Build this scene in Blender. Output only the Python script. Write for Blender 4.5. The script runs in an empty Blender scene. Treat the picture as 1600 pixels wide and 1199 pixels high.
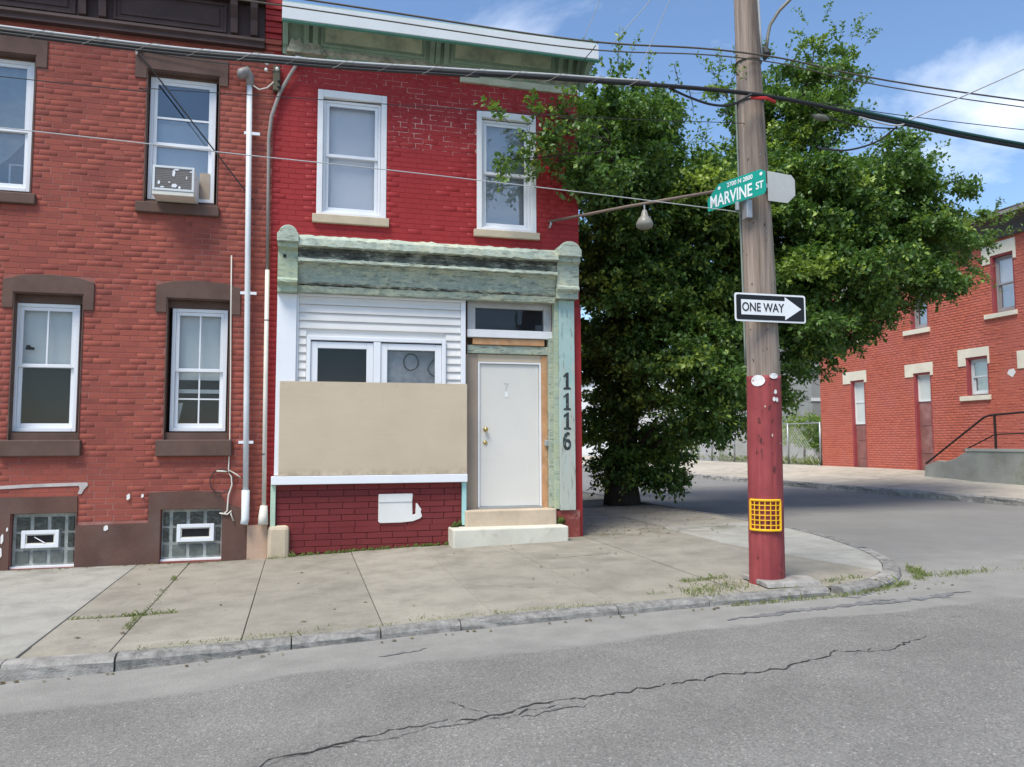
import bpy, math, random
import numpy as np
from mathutils import Matrix, Vector
R = math.radians
rng = np.random.default_rng(11); random.seed(5)
scene = bpy.context.scene
C = scene.collection

# ------------------------------------------------------------------ camera, sky, sun, exposure
CAM = np.array([0.0, -10.685, 1.45]); PITCH, YAW, ROLL, FPX = .0757, .2618, -.00324, 1224.
cp, sp, cy, sy = math.cos(PITCH), math.sin(PITCH), math.cos(YAW), math.sin(YAW)
FW = Vector((sy*cp, cy*cp, sp)); RT = Vector((cy, -sy, 0)); UP = RT.cross(FW)
RT, UP = RT*math.cos(ROLL)+UP*math.sin(ROLL), UP*math.cos(ROLL)-RT*math.sin(ROLL)
cam = bpy.data.objects.new('camera', bpy.data.cameras.new('camera'))
C.objects.link(cam); scene.camera = cam
cam.matrix_world = Matrix(((RT.x, UP.x, -FW.x, CAM[0]), (RT.y, UP.y, -FW.y, CAM[1]), (RT.z, UP.z, -FW.z, CAM[2]), (0, 0, 0, 1)))
cam.data.sensor_width = 36; cam.data.lens = FPX/1600*36; cam.data.clip_end = 5000; cam.data.clip_start = .05

SUN_EL, SUN_AZ = 61, 228          # azimuth clockwise from +Y (north); light comes from behind the camera's left shoulder
world = bpy.data.worlds.new('World'); scene.world = world; world.use_nodes = True
wn, wl = world.node_tree.nodes, world.node_tree.links
for n in list(wn): wn.remove(n)
sky = wn.new('ShaderNodeTexSky'); sky.sky_type = 'NISHITA'; sky.sun_disc = False
sky.sun_elevation = R(SUN_EL); sky.sun_rotation = R(SUN_AZ); sky.air_density = 1.0; sky.dust_density = .3; sky.ozone_density = 2.5
tcw = wn.new('ShaderNodeTexCoord')
sep = wn.new('ShaderNodeSeparateXYZ'); wl.new(tcw.outputs['Generated'], sep.inputs[0])
zz = wn.new('ShaderNodeMath'); zz.operation = 'MAXIMUM'; wl.new(sep.outputs['Z'], zz.inputs[0]); zz.inputs[1].default_value = 0
za = wn.new('ShaderNodeMath'); za.operation = 'ADD'; wl.new(zz.outputs[0], za.inputs[0]); za.inputs[1].default_value = .22
dx = wn.new('ShaderNodeMath'); dx.operation = 'DIVIDE'; wl.new(sep.outputs['X'], dx.inputs[0]); wl.new(za.outputs[0], dx.inputs[1])
dy = wn.new('ShaderNodeMath'); dy.operation = 'DIVIDE'; wl.new(sep.outputs['Y'], dy.inputs[0]); wl.new(za.outputs[0], dy.inputs[1])
cmb = wn.new('ShaderNodeCombineXYZ'); wl.new(dx.outputs[0], cmb.inputs[0]); wl.new(dy.outputs[0], cmb.inputs[1])
cloc = wn.new('ShaderNodeMapping'); cloc.inputs['Location'].default_value = (3.1, 1.7, 0); wl.new(cmb.outputs[0], cloc.inputs[0])
cn = wn.new('ShaderNodeTexNoise'); cn.inputs['Scale'].default_value = 1.05; cn.inputs['Detail'].default_value = 9; cn.inputs['Roughness'].default_value = .58; cn.inputs['Distortion'].default_value = .35
wl.new(cloc.outputs[0], cn.inputs['Vector'])
cr = wn.new('ShaderNodeValToRGB'); cr.color_ramp.elements[0].position = .52; cr.color_ramp.elements[1].position = .78
cr.color_ramp.elements[0].color = (0, 0, 0, 1); cr.color_ramp.elements[1].color = (1, 1, 1, 1)
wl.new(cn.outputs['Fac'], cr.inputs[0])
cmx = wn.new('ShaderNodeMix'); cmx.data_type = 'RGBA'
hs = wn.new('ShaderNodeHueSaturation'); hs.inputs['Saturation'].default_value = 1.05; wl.new(sky.outputs[0], hs.inputs['Color'])
wl.new(cr.outputs[0], cmx.inputs[0]); wl.new(hs.outputs[0], cmx.inputs[6]); cmx.inputs[7].default_value = (7.6, 7.9, 8.5, 1)
bg = wn.new('ShaderNodeBackground'); bg.inputs['Strength'].default_value = .097; wl.new(cmx.outputs[2], bg.inputs[0])
wo = wn.new('ShaderNodeOutputWorld'); wl.new(bg.outputs[0], wo.inputs[0])

sl = bpy.data.lights.new('sun', 'SUN'); sl.energy = 2.2; sl.angle = R(26); sl.color = (1, .94, .84)
sun = bpy.data.objects.new('sun', sl); C.objects.link(sun)
sd = Vector((math.sin(R(SUN_AZ))*math.cos(R(SUN_EL)), math.cos(R(SUN_AZ))*math.cos(R(SUN_EL)), math.sin(R(SUN_EL))))
sun.rotation_euler = sd.to_track_quat('Z', 'Y').to_euler(); sun.location = (-8, -14, 30)
scene.view_settings.view_transform = 'Standard'; scene.view_settings.look = 'None'
scene.view_settings.exposure = 1.13; scene.view_settings.gamma = 1.0

# ------------------------------------------------------------------ helpers
def lin(r, g, b):
    f = lambda v: (v/255/12.92) if v/255 <= .04045 else ((v/255+.055)/1.055)**2.4
    return (f(r), f(g), f(b))

def link(o, parent=None):
    C.objects.link(o)
    if parent is not None:
        o.parent = parent
        o.matrix_parent_inverse = Matrix.Translation(-parent.location) if parent.type == 'EMPTY' else Matrix.Identity(4)
    return o

def tag(o, label=None, cat=None, group=None, kind=None):
    if label: o['label'] = label
    if cat: o['category'] = cat
    if group: o['group'] = group
    if kind: o['kind'] = kind
    return o

def thing(name, loc, label, cat, group=None):
    o = bpy.data.objects.new(name, None); o.location = loc; o.empty_display_size = .2
    C.objects.link(o); return tag(o, label, cat, group)

IDT = lambda u, d, z: (u, d, z)
class MB:
    """collects shapes, then links them as one mesh object"""
    def __init__(s, T=IDT): s.v = []; s.f = []; s.T = T
    def add(s, vs, fs):
        k = len(s.v); s.v += [s.T(*p) for p in vs]; s.f += [tuple(i+k for i in f) for f in fs]; return s
    def box(s, x0, x1, y0, y1, z0, z1):
        return s.add([(x0,y0,z0),(x1,y0,z0),(x1,y1,z0),(x0,y1,z0),(x0,y0,z1),(x1,y0,z1),(x1,y1,z1),(x0,y1,z1)],
                     [(0,3,2,1),(4,5,6,7),(0,1,5,4),(1,2,6,5),(2,3,7,6),(3,0,4,7)])
    def prism(s, poly, y0, y1):
        """polygon in (x,z), extruded from y0 (front) to y1"""
        n = len(poly)
        return s.add([(x, y0, z) for x, z in poly]+[(x, y1, z) for x, z in poly],
                     [tuple(range(n)), tuple(range(2*n-1, n-1, -1))]+[(i, i+n, (i+1) % n+n, (i+1) % n) for i in range(n)])
    def sweep(s, prof, x0, x1, seg=1, jit=0., seed=1):
        """profile in (y,z) swept along x, capped"""
        r = np.random.default_rng(seed); n = len(prof); vs = []; fs = []
        for i in range(seg+1):
            x = x0+(x1-x0)*i/seg
            for (y, z) in prof:
                a, b = (r.normal(0, jit), r.normal(0, jit)) if jit else (0, 0)
                vs.append((x, y+a, z+b))
        for i in range(seg):
            for j in range(n):
                a = i*n+j; b = i*n+(j+1) % n
                fs.append((a, b, b+n, a+n))
        fs += [tuple(range(n-1, -1, -1)), tuple(range(seg*n, seg*n+n))]
        return s.add(vs, fs)
    def tube(s, pts, rad, n=8, cap=True):
        pts = [Vector(p) for p in pts]; m = len(pts); rad = rad if hasattr(rad, '__len__') else [rad]*m
        vs = []; fs = []; prev = None
        for i, p in enumerate(pts):
            t = (pts[min(i+1, m-1)]-pts[max(i-1, 0)]).normalized()
            if prev is None: a = t.orthogonal().normalized()
            else:
                a = prev-t*prev.dot(t); a = a.normalized() if a.length > 1e-6 else t.orthogonal().normalized()
            prev = a; b = t.cross(a)
            for k in range(n):
                w = 2*math.pi*k/n; q = p+(a*math.cos(w)+b*math.sin(w))*rad[i]; vs.append(tuple(q))
        for i in range(m-1):
            for k in range(n):
                fs.append((i*n+k, i*n+(k+1) % n, (i+1)*n+(k+1) % n, (i+1)*n+k))
        if cap: fs += [tuple(range(n-1, -1, -1)), tuple(range((m-1)*n, m*n))]
        return s.add(vs, fs)
    def build(s, name, mat, parent=None, smooth=False, bevel=0., kind=None, label=None):
        me = bpy.data.meshes.new(name); me.from_pydata(s.v, [], s.f); me.validate()
        if mat: me.materials.append(mat)
        if smooth: me.polygons.foreach_set('use_smooth', [True]*len(me.polygons))
        o = bpy.data.objects.new(name, me); link(o, parent)
        if bevel:
            b = o.modifiers.new('bevel', 'BEVEL'); b.width = bevel; b.segments = 2; b.limit_method = 'ANGLE'; b.angle_limit = R(40)
        if kind: o['kind'] = kind
        if label: o['label'] = label
        return o

def box(name, b, mat, parent, bevel=0., label=None, T=IDT): return MB(T).box(*b).build(name, mat, parent, bevel=bevel, label=label)

def np_mesh(name, V, F, mat, parent=None, attr=None, smooth=False):
    me = bpy.data.meshes.new(name); nf, k = F.shape
    me.vertices.add(len(V)); me.vertices.foreach_set('co', np.ascontiguousarray(V, np.float32).ravel())
    me.loops.add(nf*k); me.loops.foreach_set('vertex_index', np.ascontiguousarray(F, np.int32).ravel())
    me.polygons.add(nf); me.polygons.foreach_set('loop_start', np.arange(0, nf*k, k, dtype=np.int32))
    if smooth: me.polygons.foreach_set('use_smooth', np.ones(nf, bool))
    me.update(calc_edges=True)
    if attr is not None:
        a = me.attributes.new('rnd', 'FLOAT', 'FACE'); a.data.foreach_set('value', np.ascontiguousarray(attr, np.float32))
    me.materials.append(mat); o = bpy.data.objects.new(name, me); link(o, parent); return o

# ------------------------------------------------------------------ materials
class N:
    def __init__(s, name):
        s.m = bpy.data.materials.new(name); s.m.use_nodes = True; s.n = s.m.node_tree.nodes; s.l = s.m.node_tree.links
        s.b = s.n['Principled BSDF']; s.out = s.n['Material Output']
        s.pos = s.n.new('ShaderNodeNewGeometry').outputs['Position']
    def noise(s, scale, detail=4, rough=.55, vec=None, stretch=None, dist=0.):
        v = vec or s.pos
        if stretch:
            mp = s.n.new('ShaderNodeMapping'); mp.inputs['Scale'].default_value = stretch; s.l.new(v, mp.inputs[0]); v = mp.outputs[0]
        t = s.n.new('ShaderNodeTexNoise'); t.inputs['Scale'].default_value = scale; t.inputs['Detail'].default_value = detail; t.inputs['Roughness'].default_value = rough; t.inputs['Distortion'].default_value = dist
        s.l.new(v, t.inputs['Vector']); return t.outputs['Fac']
    def ramp(s, fac, stops):
        r = s.n.new('ShaderNodeValToRGB'); e = r.color_ramp.elements
        while len(e) < len(stops): e.new(.5)
        for i, (p, c) in enumerate(stops):
            e[i].position = p; e[i].color = (*c, 1) if hasattr(c, '__len__') else (c, c, c, 1)
        s.l.new(fac, r.inputs[0]); return r.outputs[0]
    def mix(s, fac, a, b, mode='MIX'):
        m = s.n.new('ShaderNodeMix'); m.data_type = 'RGBA'; m.blend_type = mode
        for k, v in ((0, fac), (6, a), (7, b)):
            if hasattr(v, 'is_linked'): s.l.new(v, m.inputs[k])
            elif k == 0: m.inputs[0].default_value = v
            else: m.inputs[k].default_value = (*v, 1) if hasattr(v, '__len__') else (v, v, v, 1)
        return m.outputs[2]
    def math(s, op, a, b=0., c=None):
        m = s.n.new('ShaderNodeMath'); m.operation = op
        for k, v in enumerate((a, b) if c is None else (a, b, c)):
            if hasattr(v, 'is_linked'): s.l.new(v, m.inputs[k])
            else: m.inputs[k].default_value = v
        return m.outputs[0]
    def xyz(s):
        q = s.n.new('ShaderNodeSeparateXYZ'); s.l.new(s.pos, q.inputs[0]); return q.outputs
    def rnd(s):
        a = s.n.new('ShaderNodeAttribute'); a.attribute_name = 'rnd'; oi = s.n.new('ShaderNodeObjectInfo')
        return s.math('FRACT', s.math('ADD', a.outputs['Fac'], oi.outputs['Random']))
    def bump(s, h, strength=.3, dist=.01):
        b = s.n.new('ShaderNodeBump'); b.inputs['Strength'].default_value = strength; b.inputs['Distance'].default_value = dist
        s.l.new(h, b.inputs['Height']); s.l.new(b.outputs[0], s.b.inputs['Normal'])
    def done(s, col, rough=.8, spec=.3, metal=0.):
        if hasattr(col, 'is_linked'): s.l.new(col, s.b.inputs['Base Color'])
        else: s.b.inputs['Base Color'].default_value = (*col, 1)
        if hasattr(rough, 'is_linked'): s.l.new(rough, s.b.inputs['Roughness'])
        else: s.b.inputs['Roughness'].default_value = rough
        s.b.inputs['Specular IOR Level'].default_value = spec; s.b.inputs['Metallic'].default_value = metal
        return s.m

def sc(c, k): return tuple(min(1, v*k) for v in c)
def plain(name, col, rough=.7, var=.12, scale=2.5, fine=45, bump=.15, bdist=.004, spec=.3, stains=(), metal=0., rnd=0.):
    """painted or mineral surface: large and fine tone variation, then stains (colour, scale, lo, hi, amount)"""
    s = N(name)
    c = s.ramp(s.noise(scale, 5), [(.3, sc(col, 1-var)), (.7, sc(col, 1+var))])
    fn = s.noise(fine, 3, .6)
    c = s.mix(1., c, s.ramp(fn, [(.25, 1-var*.7), (.75, 1+var*.4)]), 'MULTIPLY')
    if rnd: c = s.mix(1., c, s.ramp(s.rnd(), [(0, 1-rnd), (1, 1+rnd*.6)]), 'MULTIPLY')
    for (sc_, ss, lo, hi, am) in stains:
        f = s.ramp(s.noise(ss, 7, .65), [(lo, 0.), (hi, am)])
        c = s.mix(f, c, sc_)
    if bump: s.bump(fn, bump, bdist)
    return s.done(c, rough, spec, metal)

# --- brick of the left house: weathered, unpainted looking red with darker and paler bricks
def brick_mat(name, cols, blot, blot_amt, rough=.85, white=None):
    s = N(name)
    c = s.ramp(s.rnd(), [(i/(len(cols)-1), k) for i, k in enumerate(cols)])
    c = s.mix(s.ramp(s.noise(.9, 5, .6), [(.42, 0.), (.68, blot_amt)]), c, blot)
    fn = s.noise(70, 4, .65)
    c = s.mix(1., c, s.ramp(fn, [(.25, .82), (.75, 1.12)]), 'MULTIPLY')
    if white:
        z = s.xyz()[2]
        m = s.ramp(s.noise(9, 6, .7), [(white[2], 0.), (white[2]+.05, 1.)])
        g = s.ramp(s.math('DIVIDE', s.math('SUBTRACT', z, white[0]), white[1]-white[0]), [(0., 0.), (.08, 1.), (.6, 1.), (1., .45)])
        c = s.mix(s.mix(1., m, g, 'MULTIPLY'), c, (.55, .47, .42))
    s.bump(fn, .35, .004)
    return s.done(c, rough, .25)
m_brick_left = brick_mat('brick_weathered', [(.21,.060,.047),(.255,.068,.052),(.275,.073,.055),(.295,.079,.058),(.31,.086,.060),(.27,.071,.053),(.235,.064,.050)], (.36,.094,.066), .7)
m_mortar_left = plain('mortar_pinkish', (.28,.092,.072), .95, .25, 3, 60, .3, stains=[((.42,.25,.215), 1.1, .48, .66, .6), ((.20,.06,.052), 2.2, .55, .68, .7)])
m_brick_red = brick_mat('brick_red_paint', [(.32,.026,.027),(.345,.029,.030),(.36,.031,.032),(.33,.027,.028)], (.285,.023,.024), .7, .6)
# mortar of the painted upper wall: bare pale joints show where the paint wore off below the roof cornice
s = N('mortar_red_paint'); z_ = s.xyz()[2]; x_ = s.xyz()[0]
c_ = s.ramp(s.noise(2, 5), [(.3, (.27,.022,.023)), (.7, (.315,.026,.027))])
zone = s.ramp(s.math('DIVIDE', s.math('SUBTRACT', s.math('ADD', z_, s.math('MULTIPLY', s.noise(2.3, 4), .35)), 5.70), 1.0), [(0., 0.), (.06, 1.), (.62, 1.), (1., .5)])
zx = s.ramp(s.math('DIVIDE', s.math('ADD', x_, s.math('MULTIPLY', s.noise(3, 4), .3)), 4.), [(.30, 0.), (.34, 1.), (.78, 1.), (.95, .0)])
zx2 = s.ramp(s.math('DIVIDE', s.math('SUBTRACT', z_, 6.25), .3), [(.1, 0.), (.5, .8)])
mk = s.ramp(s.noise(7, 5, .7), [(.46, 0.), (.56, 1.)])
c_ = s.mix(s.math('MULTIPLY', s.math('MULTIPLY', mk, zone), s.math('MAXIMUM', zx, zx2)), c_, (.60,.43,.38))
m_mortar_red = s.done(c_, .8, .25)
m_brick_bulk = brick_mat('brick_dark_red_paint', [(.145,.021,.022),(.165,.024,.025),(.18,.027,.028),(.155,.023,.024)], (.215,.042,.042), .5, .6)
m_joint_dark = plain('joint_dark', (.090,.017,.017), .9)
m_brick_far = brick_mat('brick_orange_red', [(.48,.125,.08),(.52,.14,.088),(.55,.15,.094),(.50,.13,.084),(.45,.115,.078)], (.52,.16,.13), .6)
m_mortar_far = plain('mortar_orange', (.50,.18,.135), .95, .25, 2, 40, .2, stains=[((.55,.40,.34), 3, .57, .66, .6)])
m_brown = plain('brown_paint', (.118,.070,.055), .75, .18, 3, 60, .25, stains=[((.16,.105,.088), 2.2, .5, .75, .6)])
m_brown_dark = plain('cornice_brown', (.062,.036,.033), .6, .2, 3, 40, .2)
m_brown_stone = plain('brown_stucco', (.125,.068,.054), .9, .2, 2.2, 80, .5, .006, stains=[((.14,.10,.085), 1.6, .5, .7, .6), ((.07,.05,.042), 4, .6, .75, .5)])
m_vinyl = plain('white_vinyl', (.76,.775,.80), .38, .03, 2, 20, .03, spec=.45)
m_white = plain('white_paint', (.78,.78,.78), .55, .06, 3, 40, .12, stains=[((.55,.53,.48), 7, .62, .74, .4)])
m_siding = plain('siding_cream_white', (.72,.705,.68), .45, .04, 2, 30, .05)
m_offwhite = plain('door_white', (.665,.645,.59), .5, .04, 1.5, 60, .08, stains=[((.50,.47,.41), 3.2, .60, .78, .35), ((.38,.35,.30), 26, .70, .74, .5)])
s = N('tan_painted_board')
c_ = s.ramp(s.noise(1.3, 6, .6), [(.3, (.50,.410,.295)), (.7, (.57,.475,.35))])
c_ = s.mix(s.ramp(s.noise(5, 8, .7, stretch=(1.6, 1, .14)), [(.58, 0.), (.76, .22)]), c_, (.36,.29,.21))
zb_ = s.xyz()[2]
c_ = s.mix(s.math('MULTIPLY', s.ramp(s.math('SUBTRACT', zb_, 1.03), [(.0, .7), (.12, 0.)]), s.ramp(s.noise(9, 6, .7), [(.42, 0.), (.6, 1.)])), c_, (.30,.25,.18))
c_ = s.mix(s.ramp(s.noise(24, 5, .6), [(.70, 0.), (.74, .5)]), c_, (.30,.24,.18))
gb_ = s.noise(16, 7, .7, stretch=(.12, 1, 1.5)); c_ = s.mix(1., c_, s.ramp(gb_, [(.3, .97), (.7, 1.02)]), 'MULTIPLY')
s.bump(gb_, .2, .002); m_board = s.done(c_, .75, .3)
m_board2 = plain('tan_jamb_board', (.36,.29,.225), .8, .10, 2, 70, .2)
m_timber = plain('raw_timber', (.50,.27,.13), .75, .18, 5, 60, .2, stains=[((.60,.42,.28), 8, .5, .7, .6)])
m_sill = plain('cream_stone', (.52,.43,.31), .85, .12, 4, 60, .3, stains=[((.33,.28,.22), 5, .58, .72, .5)])
m_step1 = plain('step_cream', (.52,.42,.31), .85, .12, 4, 60, .35, stains=[((.36,.30,.23), 5, .55, .72, .5)])
m_step2 = plain('step_white', (.60,.58,.49), .85, .10, 3, 60, .35, stains=[((.36,.34,.27), 4, .58, .74, .6), ((.5,.46,.36), 9, .6, .7, .5)])
def green_wood(name, a, b, d, peel, seed=0.):
    s = N(name)
    c = s.ramp(s.noise(3.2, 8, .68), [(.32, a), (.60, b)])
    c = s.mix(s.ramp(s.noise(1.7, 6, .6), [(.52, 0.), (.64, .6)]), c, peel)
    pl = s.noise(11, 10, .76, stretch=(.40, 1, 1.3)); c = s.mix(s.ramp(pl, [(.52, 0.), (.58, .85)]), c, peel)
    ro = s.noise(15, 10, .78, stretch=(.33, 1, 1.7)); c = s.mix(s.ramp(ro, [(.53, 0.), (.60, .8)]), c, d)
    c = s.mix(s.ramp(s.noise(42, 6, .7), [(.60, 0.), (.66, .8)]), c, sc(d, 1.4))
    fn = s.noise(90, 5, .72, stretch=(.3, 1, 1))
    c = s.mix(1., c, s.ramp(fn, [(.25, .65), (.75, 1.12)]), 'MULTIPLY')
    s.bump(s.mix(.5, fn, s.mix(.5, pl, ro)), .8, .010)
    return s.done(c, .85, .2)
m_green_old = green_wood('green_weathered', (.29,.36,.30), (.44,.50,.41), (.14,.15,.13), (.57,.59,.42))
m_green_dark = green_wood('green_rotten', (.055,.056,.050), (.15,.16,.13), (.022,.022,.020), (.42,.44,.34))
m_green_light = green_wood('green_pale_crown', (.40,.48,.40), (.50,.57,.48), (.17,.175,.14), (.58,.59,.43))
s = N('aqua_peeling')
c_ = s.ramp(s.noise(2.4, 6, .6), [(.32, (.30,.45,.43)), (.62, (.40,.53,.49))])
grain = s.noise(9, 8, .7, stretch=(2.2, 1, .16)); zz2 = s.xyz()[2]
wear = s.math('ADD', grain, s.math('MULTIPLY', s.math('SUBTRACT', 1.75, zz2), .11))
c_ = s.mix(s.ramp(wear, [(.43, 0.), (.52, .9)]), c_, (.44,.45,.39))
c_ = s.mix(s.ramp(s.noise(14, 8, .72, stretch=(2, 1, .3)), [(.57, 0.), (.64, .8)]), c_, (.17,.18,.15))
s.bump(grain, .6, .012); m_aqua = s.done(c_, .8, .25)
m_aqua_flat = plain('aqua_paint', (.36,.60,.58), .7, .1, 4, 40, .2)
m_mint = plain('mint_paint', (.42,.56,.44), .7, .1, 4, 40, .2)
m_yellowgreen = green_wood('yellow_green_peeling', (.40,.46,.30), (.50,.55,.38), (.25,.30,.24), (.36,.47,.40))
m_frieze = plain('frieze_green', (.22,.305,.225), .7, .16, 3, 40, .25, stains=[((.25,.33,.25), 2.2, .5, .72, .6), ((.09,.125,.095), 5, .58, .72, .6)])
m_frieze_panel = plain('frieze_panel_green', (.44,.50,.34), .7, .16, 3, 40, .2, stains=[((.10,.16,.14), 1.6, .45, .6, .7)])
m_crumb = plain('crumbling_plaster', (.36,.35,.27), .95, .3, 8, 40, .8, .02, stains=[((.16,.17,.13), 7, .5, .65, .8)])
m_gutter = plain('gutter_white', (.62,.645,.65), .4, .04, 2, 30, .05)
m_teal = plain('teal_trim', (.10,.30,.23), .6, .1)
m_roof = plain('roof_tar', (.06,.06,.06), .9)
m_pipe = plain('pipe_white', (.62,.65,.66), .45, .06, 2, 30, .05)
m_pipe2 = plain('pipe_cream', (.66,.63,.55), .5, .08, 3, 30, .08)
m_cable_gray = plain('cable_grey', (.28,.25,.23), .7, .1)
m_black = plain('black_rubber', (.018,.018,.019), .55, .1, spec=.35)
m_wire_dark = plain('wire_dark', (.035,.035,.036), .6, .1)
m_wire_pale = plain('wire_pale', (.45,.46,.46), .5, .05)
m_wire_bronze = plain('wire_bronze', (.10,.085,.065), .6, .15)
m_galv = plain('galvanised_steel', (.42,.43,.43), .45, .1, metal=.6)
m_brass = plain('brass', (.55,.42,.15), .28, .05, metal=.9, bump=0)
m_dark = plain('dark_room', (.022,.022,.025), .9, .1, bump=0)
m_blind = plain('blind_grey', (.74,.76,.80), .8, .03, .8, 10, 0)
m_shade = plain('shade_pale', (.66,.69,.67), .8, .03, .8, 10, 0)
m_curtain = plain('curtain_grey', (.42,.45,.43), .85, .25, 1.8, 8, 0)
m_wood_pole = None
s = N('pole_wood')
g1 = s.noise(7, 7, .7, stretch=(1, 1, .045)); g2 = s.noise(26, 6, .7, stretch=(1, 1, .03))
c_ = s.ramp(g1, [(.3, (.17,.13,.105)), (.5, (.31,.245,.20)), (.75, (.40,.325,.27))])
c_ = s.mix(1., c_, s.ramp(g2, [(.3, .52), (.6, 1.08)]), 'MULTIPLY')
ox, oy, oz = s.xyz()
c_ = s.mix(s.math('MULTIPLY', s.ramp(s.math('MULTIPLY', s.math('SUBTRACT', ox, 4.33), 6.), [(.12, 0.), (.75, .6)]), s.ramp(s.noise(1.6, 4, .6), [(.35, .3), (.6, 1.)])), c_, (.13,.14,.085))
c_ = s.mix(s.ramp(s.noise(16, 3, .5, stretch=(1, 1, .5)), [(.70, 0.), (.74, .8)]), c_, (.05,.04,.035))
s.bump(s.mix(.5, g1, g2), .9, .012); m_wood_pole = s.done(c_, .9, .2)
s = N('pole_red_paint')
g2 = s.noise(22, 6, .7, stretch=(1, 1, .05))
c_ = s.ramp(s.noise(3.5, 6, .6), [(.3, (.24,.042,.046)), (.7, (.33,.066,.066))])
c_ = s.mix(1., c_, s.ramp(g2, [(.25, .72), (.6, 1.08)]), 'MULTIPLY')
c_ = s.mix(s.ramp(s.noise(12, 5, .6, stretch=(1, 1, .45)), [(.62, 0.), (.66, .85)]), c_, (.075,.022,.022))
s.bump(g2, .8, .012); m_pole_red = s.done(c_, .65, .3)
m_sign_green = plain('sign_green', (.010,.31,.235), .4, .05, bump=0)
m_sign_white = plain('sign_white', (.80,.81,.81), .4, .03, bump=0)
m_sign_black = plain('sign_black', (.012,.012,.013), .35, .05, bump=0)
m_sign_back = plain('sign_back_grey', (.52,.52,.48), .5, .08, 3, 20, .03)
m_yellow = plain('yellow_plastic', (.80,.46,.015), .45, .08, 6, 40, .05)
m_blot = plain('paint_blot_white', (.74,.73,.70), .7, .05)
m_ink = plain('sprayed_black', (.035,.04,.042), .8, .3, 12, 60, .1, stains=[((.18,.26,.25), 22, .55, .66, .7)])
m_moss = plain('moss', (.075,.10,.02), .95, .4, 14, 60, 1., .02)
m_metal_dark = plain('rail_dark_steel', (.030,.020,.018), .6, .2)
m_conc_far = plain('ramp_concrete', (.32,.32,.28), .9, .2, 1.5, 30, .3, stains=[((.19,.22,.13), 1.8, .55, .70, .6)])
m_cream = plain('cream_paint', (.76,.70,.56), .7, .08, 3, 30, .1)
m_pinkred = plain('pink_red_paint', (.33,.065,.07), .7, .12)
m_brownpink = plain('faded_door_paint', (.27,.12,.105), .75, .2, 2.5, 20, .1, stains=[((.38,.20,.19), 1.8, .5, .62, .8)])
m_gray_stucco = plain('grey_stucco', (.33,.33,.31), .95, .15, .7, 20, .3, stains=[((.22,.22,.20), .9, .5, .68, .6)])
m_pale_house = plain('pale_render', (.78,.78,.76), .9, .06, .5, 10, .1)
m_roof_dark = plain('weathered_eaves', (.10,.09,.085), .85, .3, 3, 20, .3)

def glass(name, refl=1.6, tint=(.86,.90,.92)):
    s = N(name); s.n.remove(s.b)
    fr = s.n.new('ShaderNodeFresnel'); fr.inputs[0].default_value = 1.5
    f = s.math('MINIMUM', s.math('MULTIPLY', fr.outputs[0], refl), .95)
    tr = s.n.new('ShaderNodeBsdfTransparent'); tr.inputs[0].default_value = (*tint, 1)
    gl = s.n.new('ShaderNodeBsdfGlossy'); gl.inputs['Roughness'].default_value = .015
    bp = s.n.new('ShaderNodeBump'); bp.inputs['Strength'].default_value = .04; bp.inputs['Distance'].default_value = .02
    s.l.new(s.noise(2.2, 2), bp.inputs['Height']); s.l.new(bp.outputs[0], gl.inputs['Normal'])
    mx = s.n.new('ShaderNodeMixShader'); s.l.new(f, mx.inputs[0]); s.l.new(tr.outputs[0], mx.inputs[1]); s.l.new(gl.outputs[0], mx.inputs[2])
    s.l.new(mx.outputs[0], s.out.inputs[0]); return s.m
m_glass = glass('window_glass', .55, (.95,.96,.97))
m_glass2 = glass('window_glass_strong', 3.0, (.92,.94,.95))
s = N('glass_block'); fn = s.noise(28, 5, .7)
c_ = s.ramp(fn, [(.38, (.020,.026,.024)), (.58, (.045,.055,.050)), (.78, (.16,.18,.165))])
s.bump(s.noise(12, 3), .6, .02); m_block = s.done(c_, .16, .6)
m_block_dusty = plain('glass_block_dusty', (.115,.128,.118), .45, .35, 5, 30, .3, spec=.5)
m_block_joint = plain('block_mortar', (.34,.36,.335), .9, .3, 9, 40, .3)

# ------------------------------------------------------------------ ground, road, kerbs, pavement
def G(X): return np.interp(X, [-60, -4, -1, 0, 1, 2, 3.5, 4, 7, 13.6, 17.5, 80], [-.2, -.04, -.03, 0, .045, .08, .12, .13, .2, .33, .36, .6])
def S(X, Y): return G(X)-.03*np.clip(-np.asarray(Y, float)/4.4, 0, 1)
def ROADZ(X, Y):
    d = np.clip(-4.46-np.asarray(Y, float), 0, 4)
    return S(X, -4.4)-.066*np.interp(X, [-1.5, 0, 5, 7, 13], [1.7, 1, .95, .8, 1.6])+.055*(1-np.exp(-d*.5))*1.0+.0*X
s = N('asphalt')
px_, py_, pz_ = s.xyz()
agg = s.n.new('ShaderNodeTexVoronoi'); agg.inputs['Scale'].default_value = 105; s.l.new(s.pos, agg.inputs['Vector'])
c_ = s.ramp(s.noise(1.1, 6, .6), [(.3, (.172,.166,.152)), (.7, (.232,.224,.206))])
sp1 = s.ramp(agg.outputs['Color'], [(.0, .60), (.45, .92), (.8, 1.08), (.95, 1.6), (1., 2.3)])
c_ = s.mix(1., c_, sp1, 'MULTIPLY')
c_ = s.mix(s.ramp(s.noise(.55, 7, .65, stretch=(.5, 1.4, 1)), [(.56, 0.), (.72, .45)]), c_, (.12,.116,.109))
c_ = s.mix(s.ramp(s.noise(1.9, 6, .6), [(.66, 0.), (.74, .4)]), c_, (.085,.082,.077))
gut = s.math('ADD', py_, s.math('MULTIPLY', s.noise(1.4, 7, .62, stretch=(.55, 1, 1)), .75))
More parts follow.
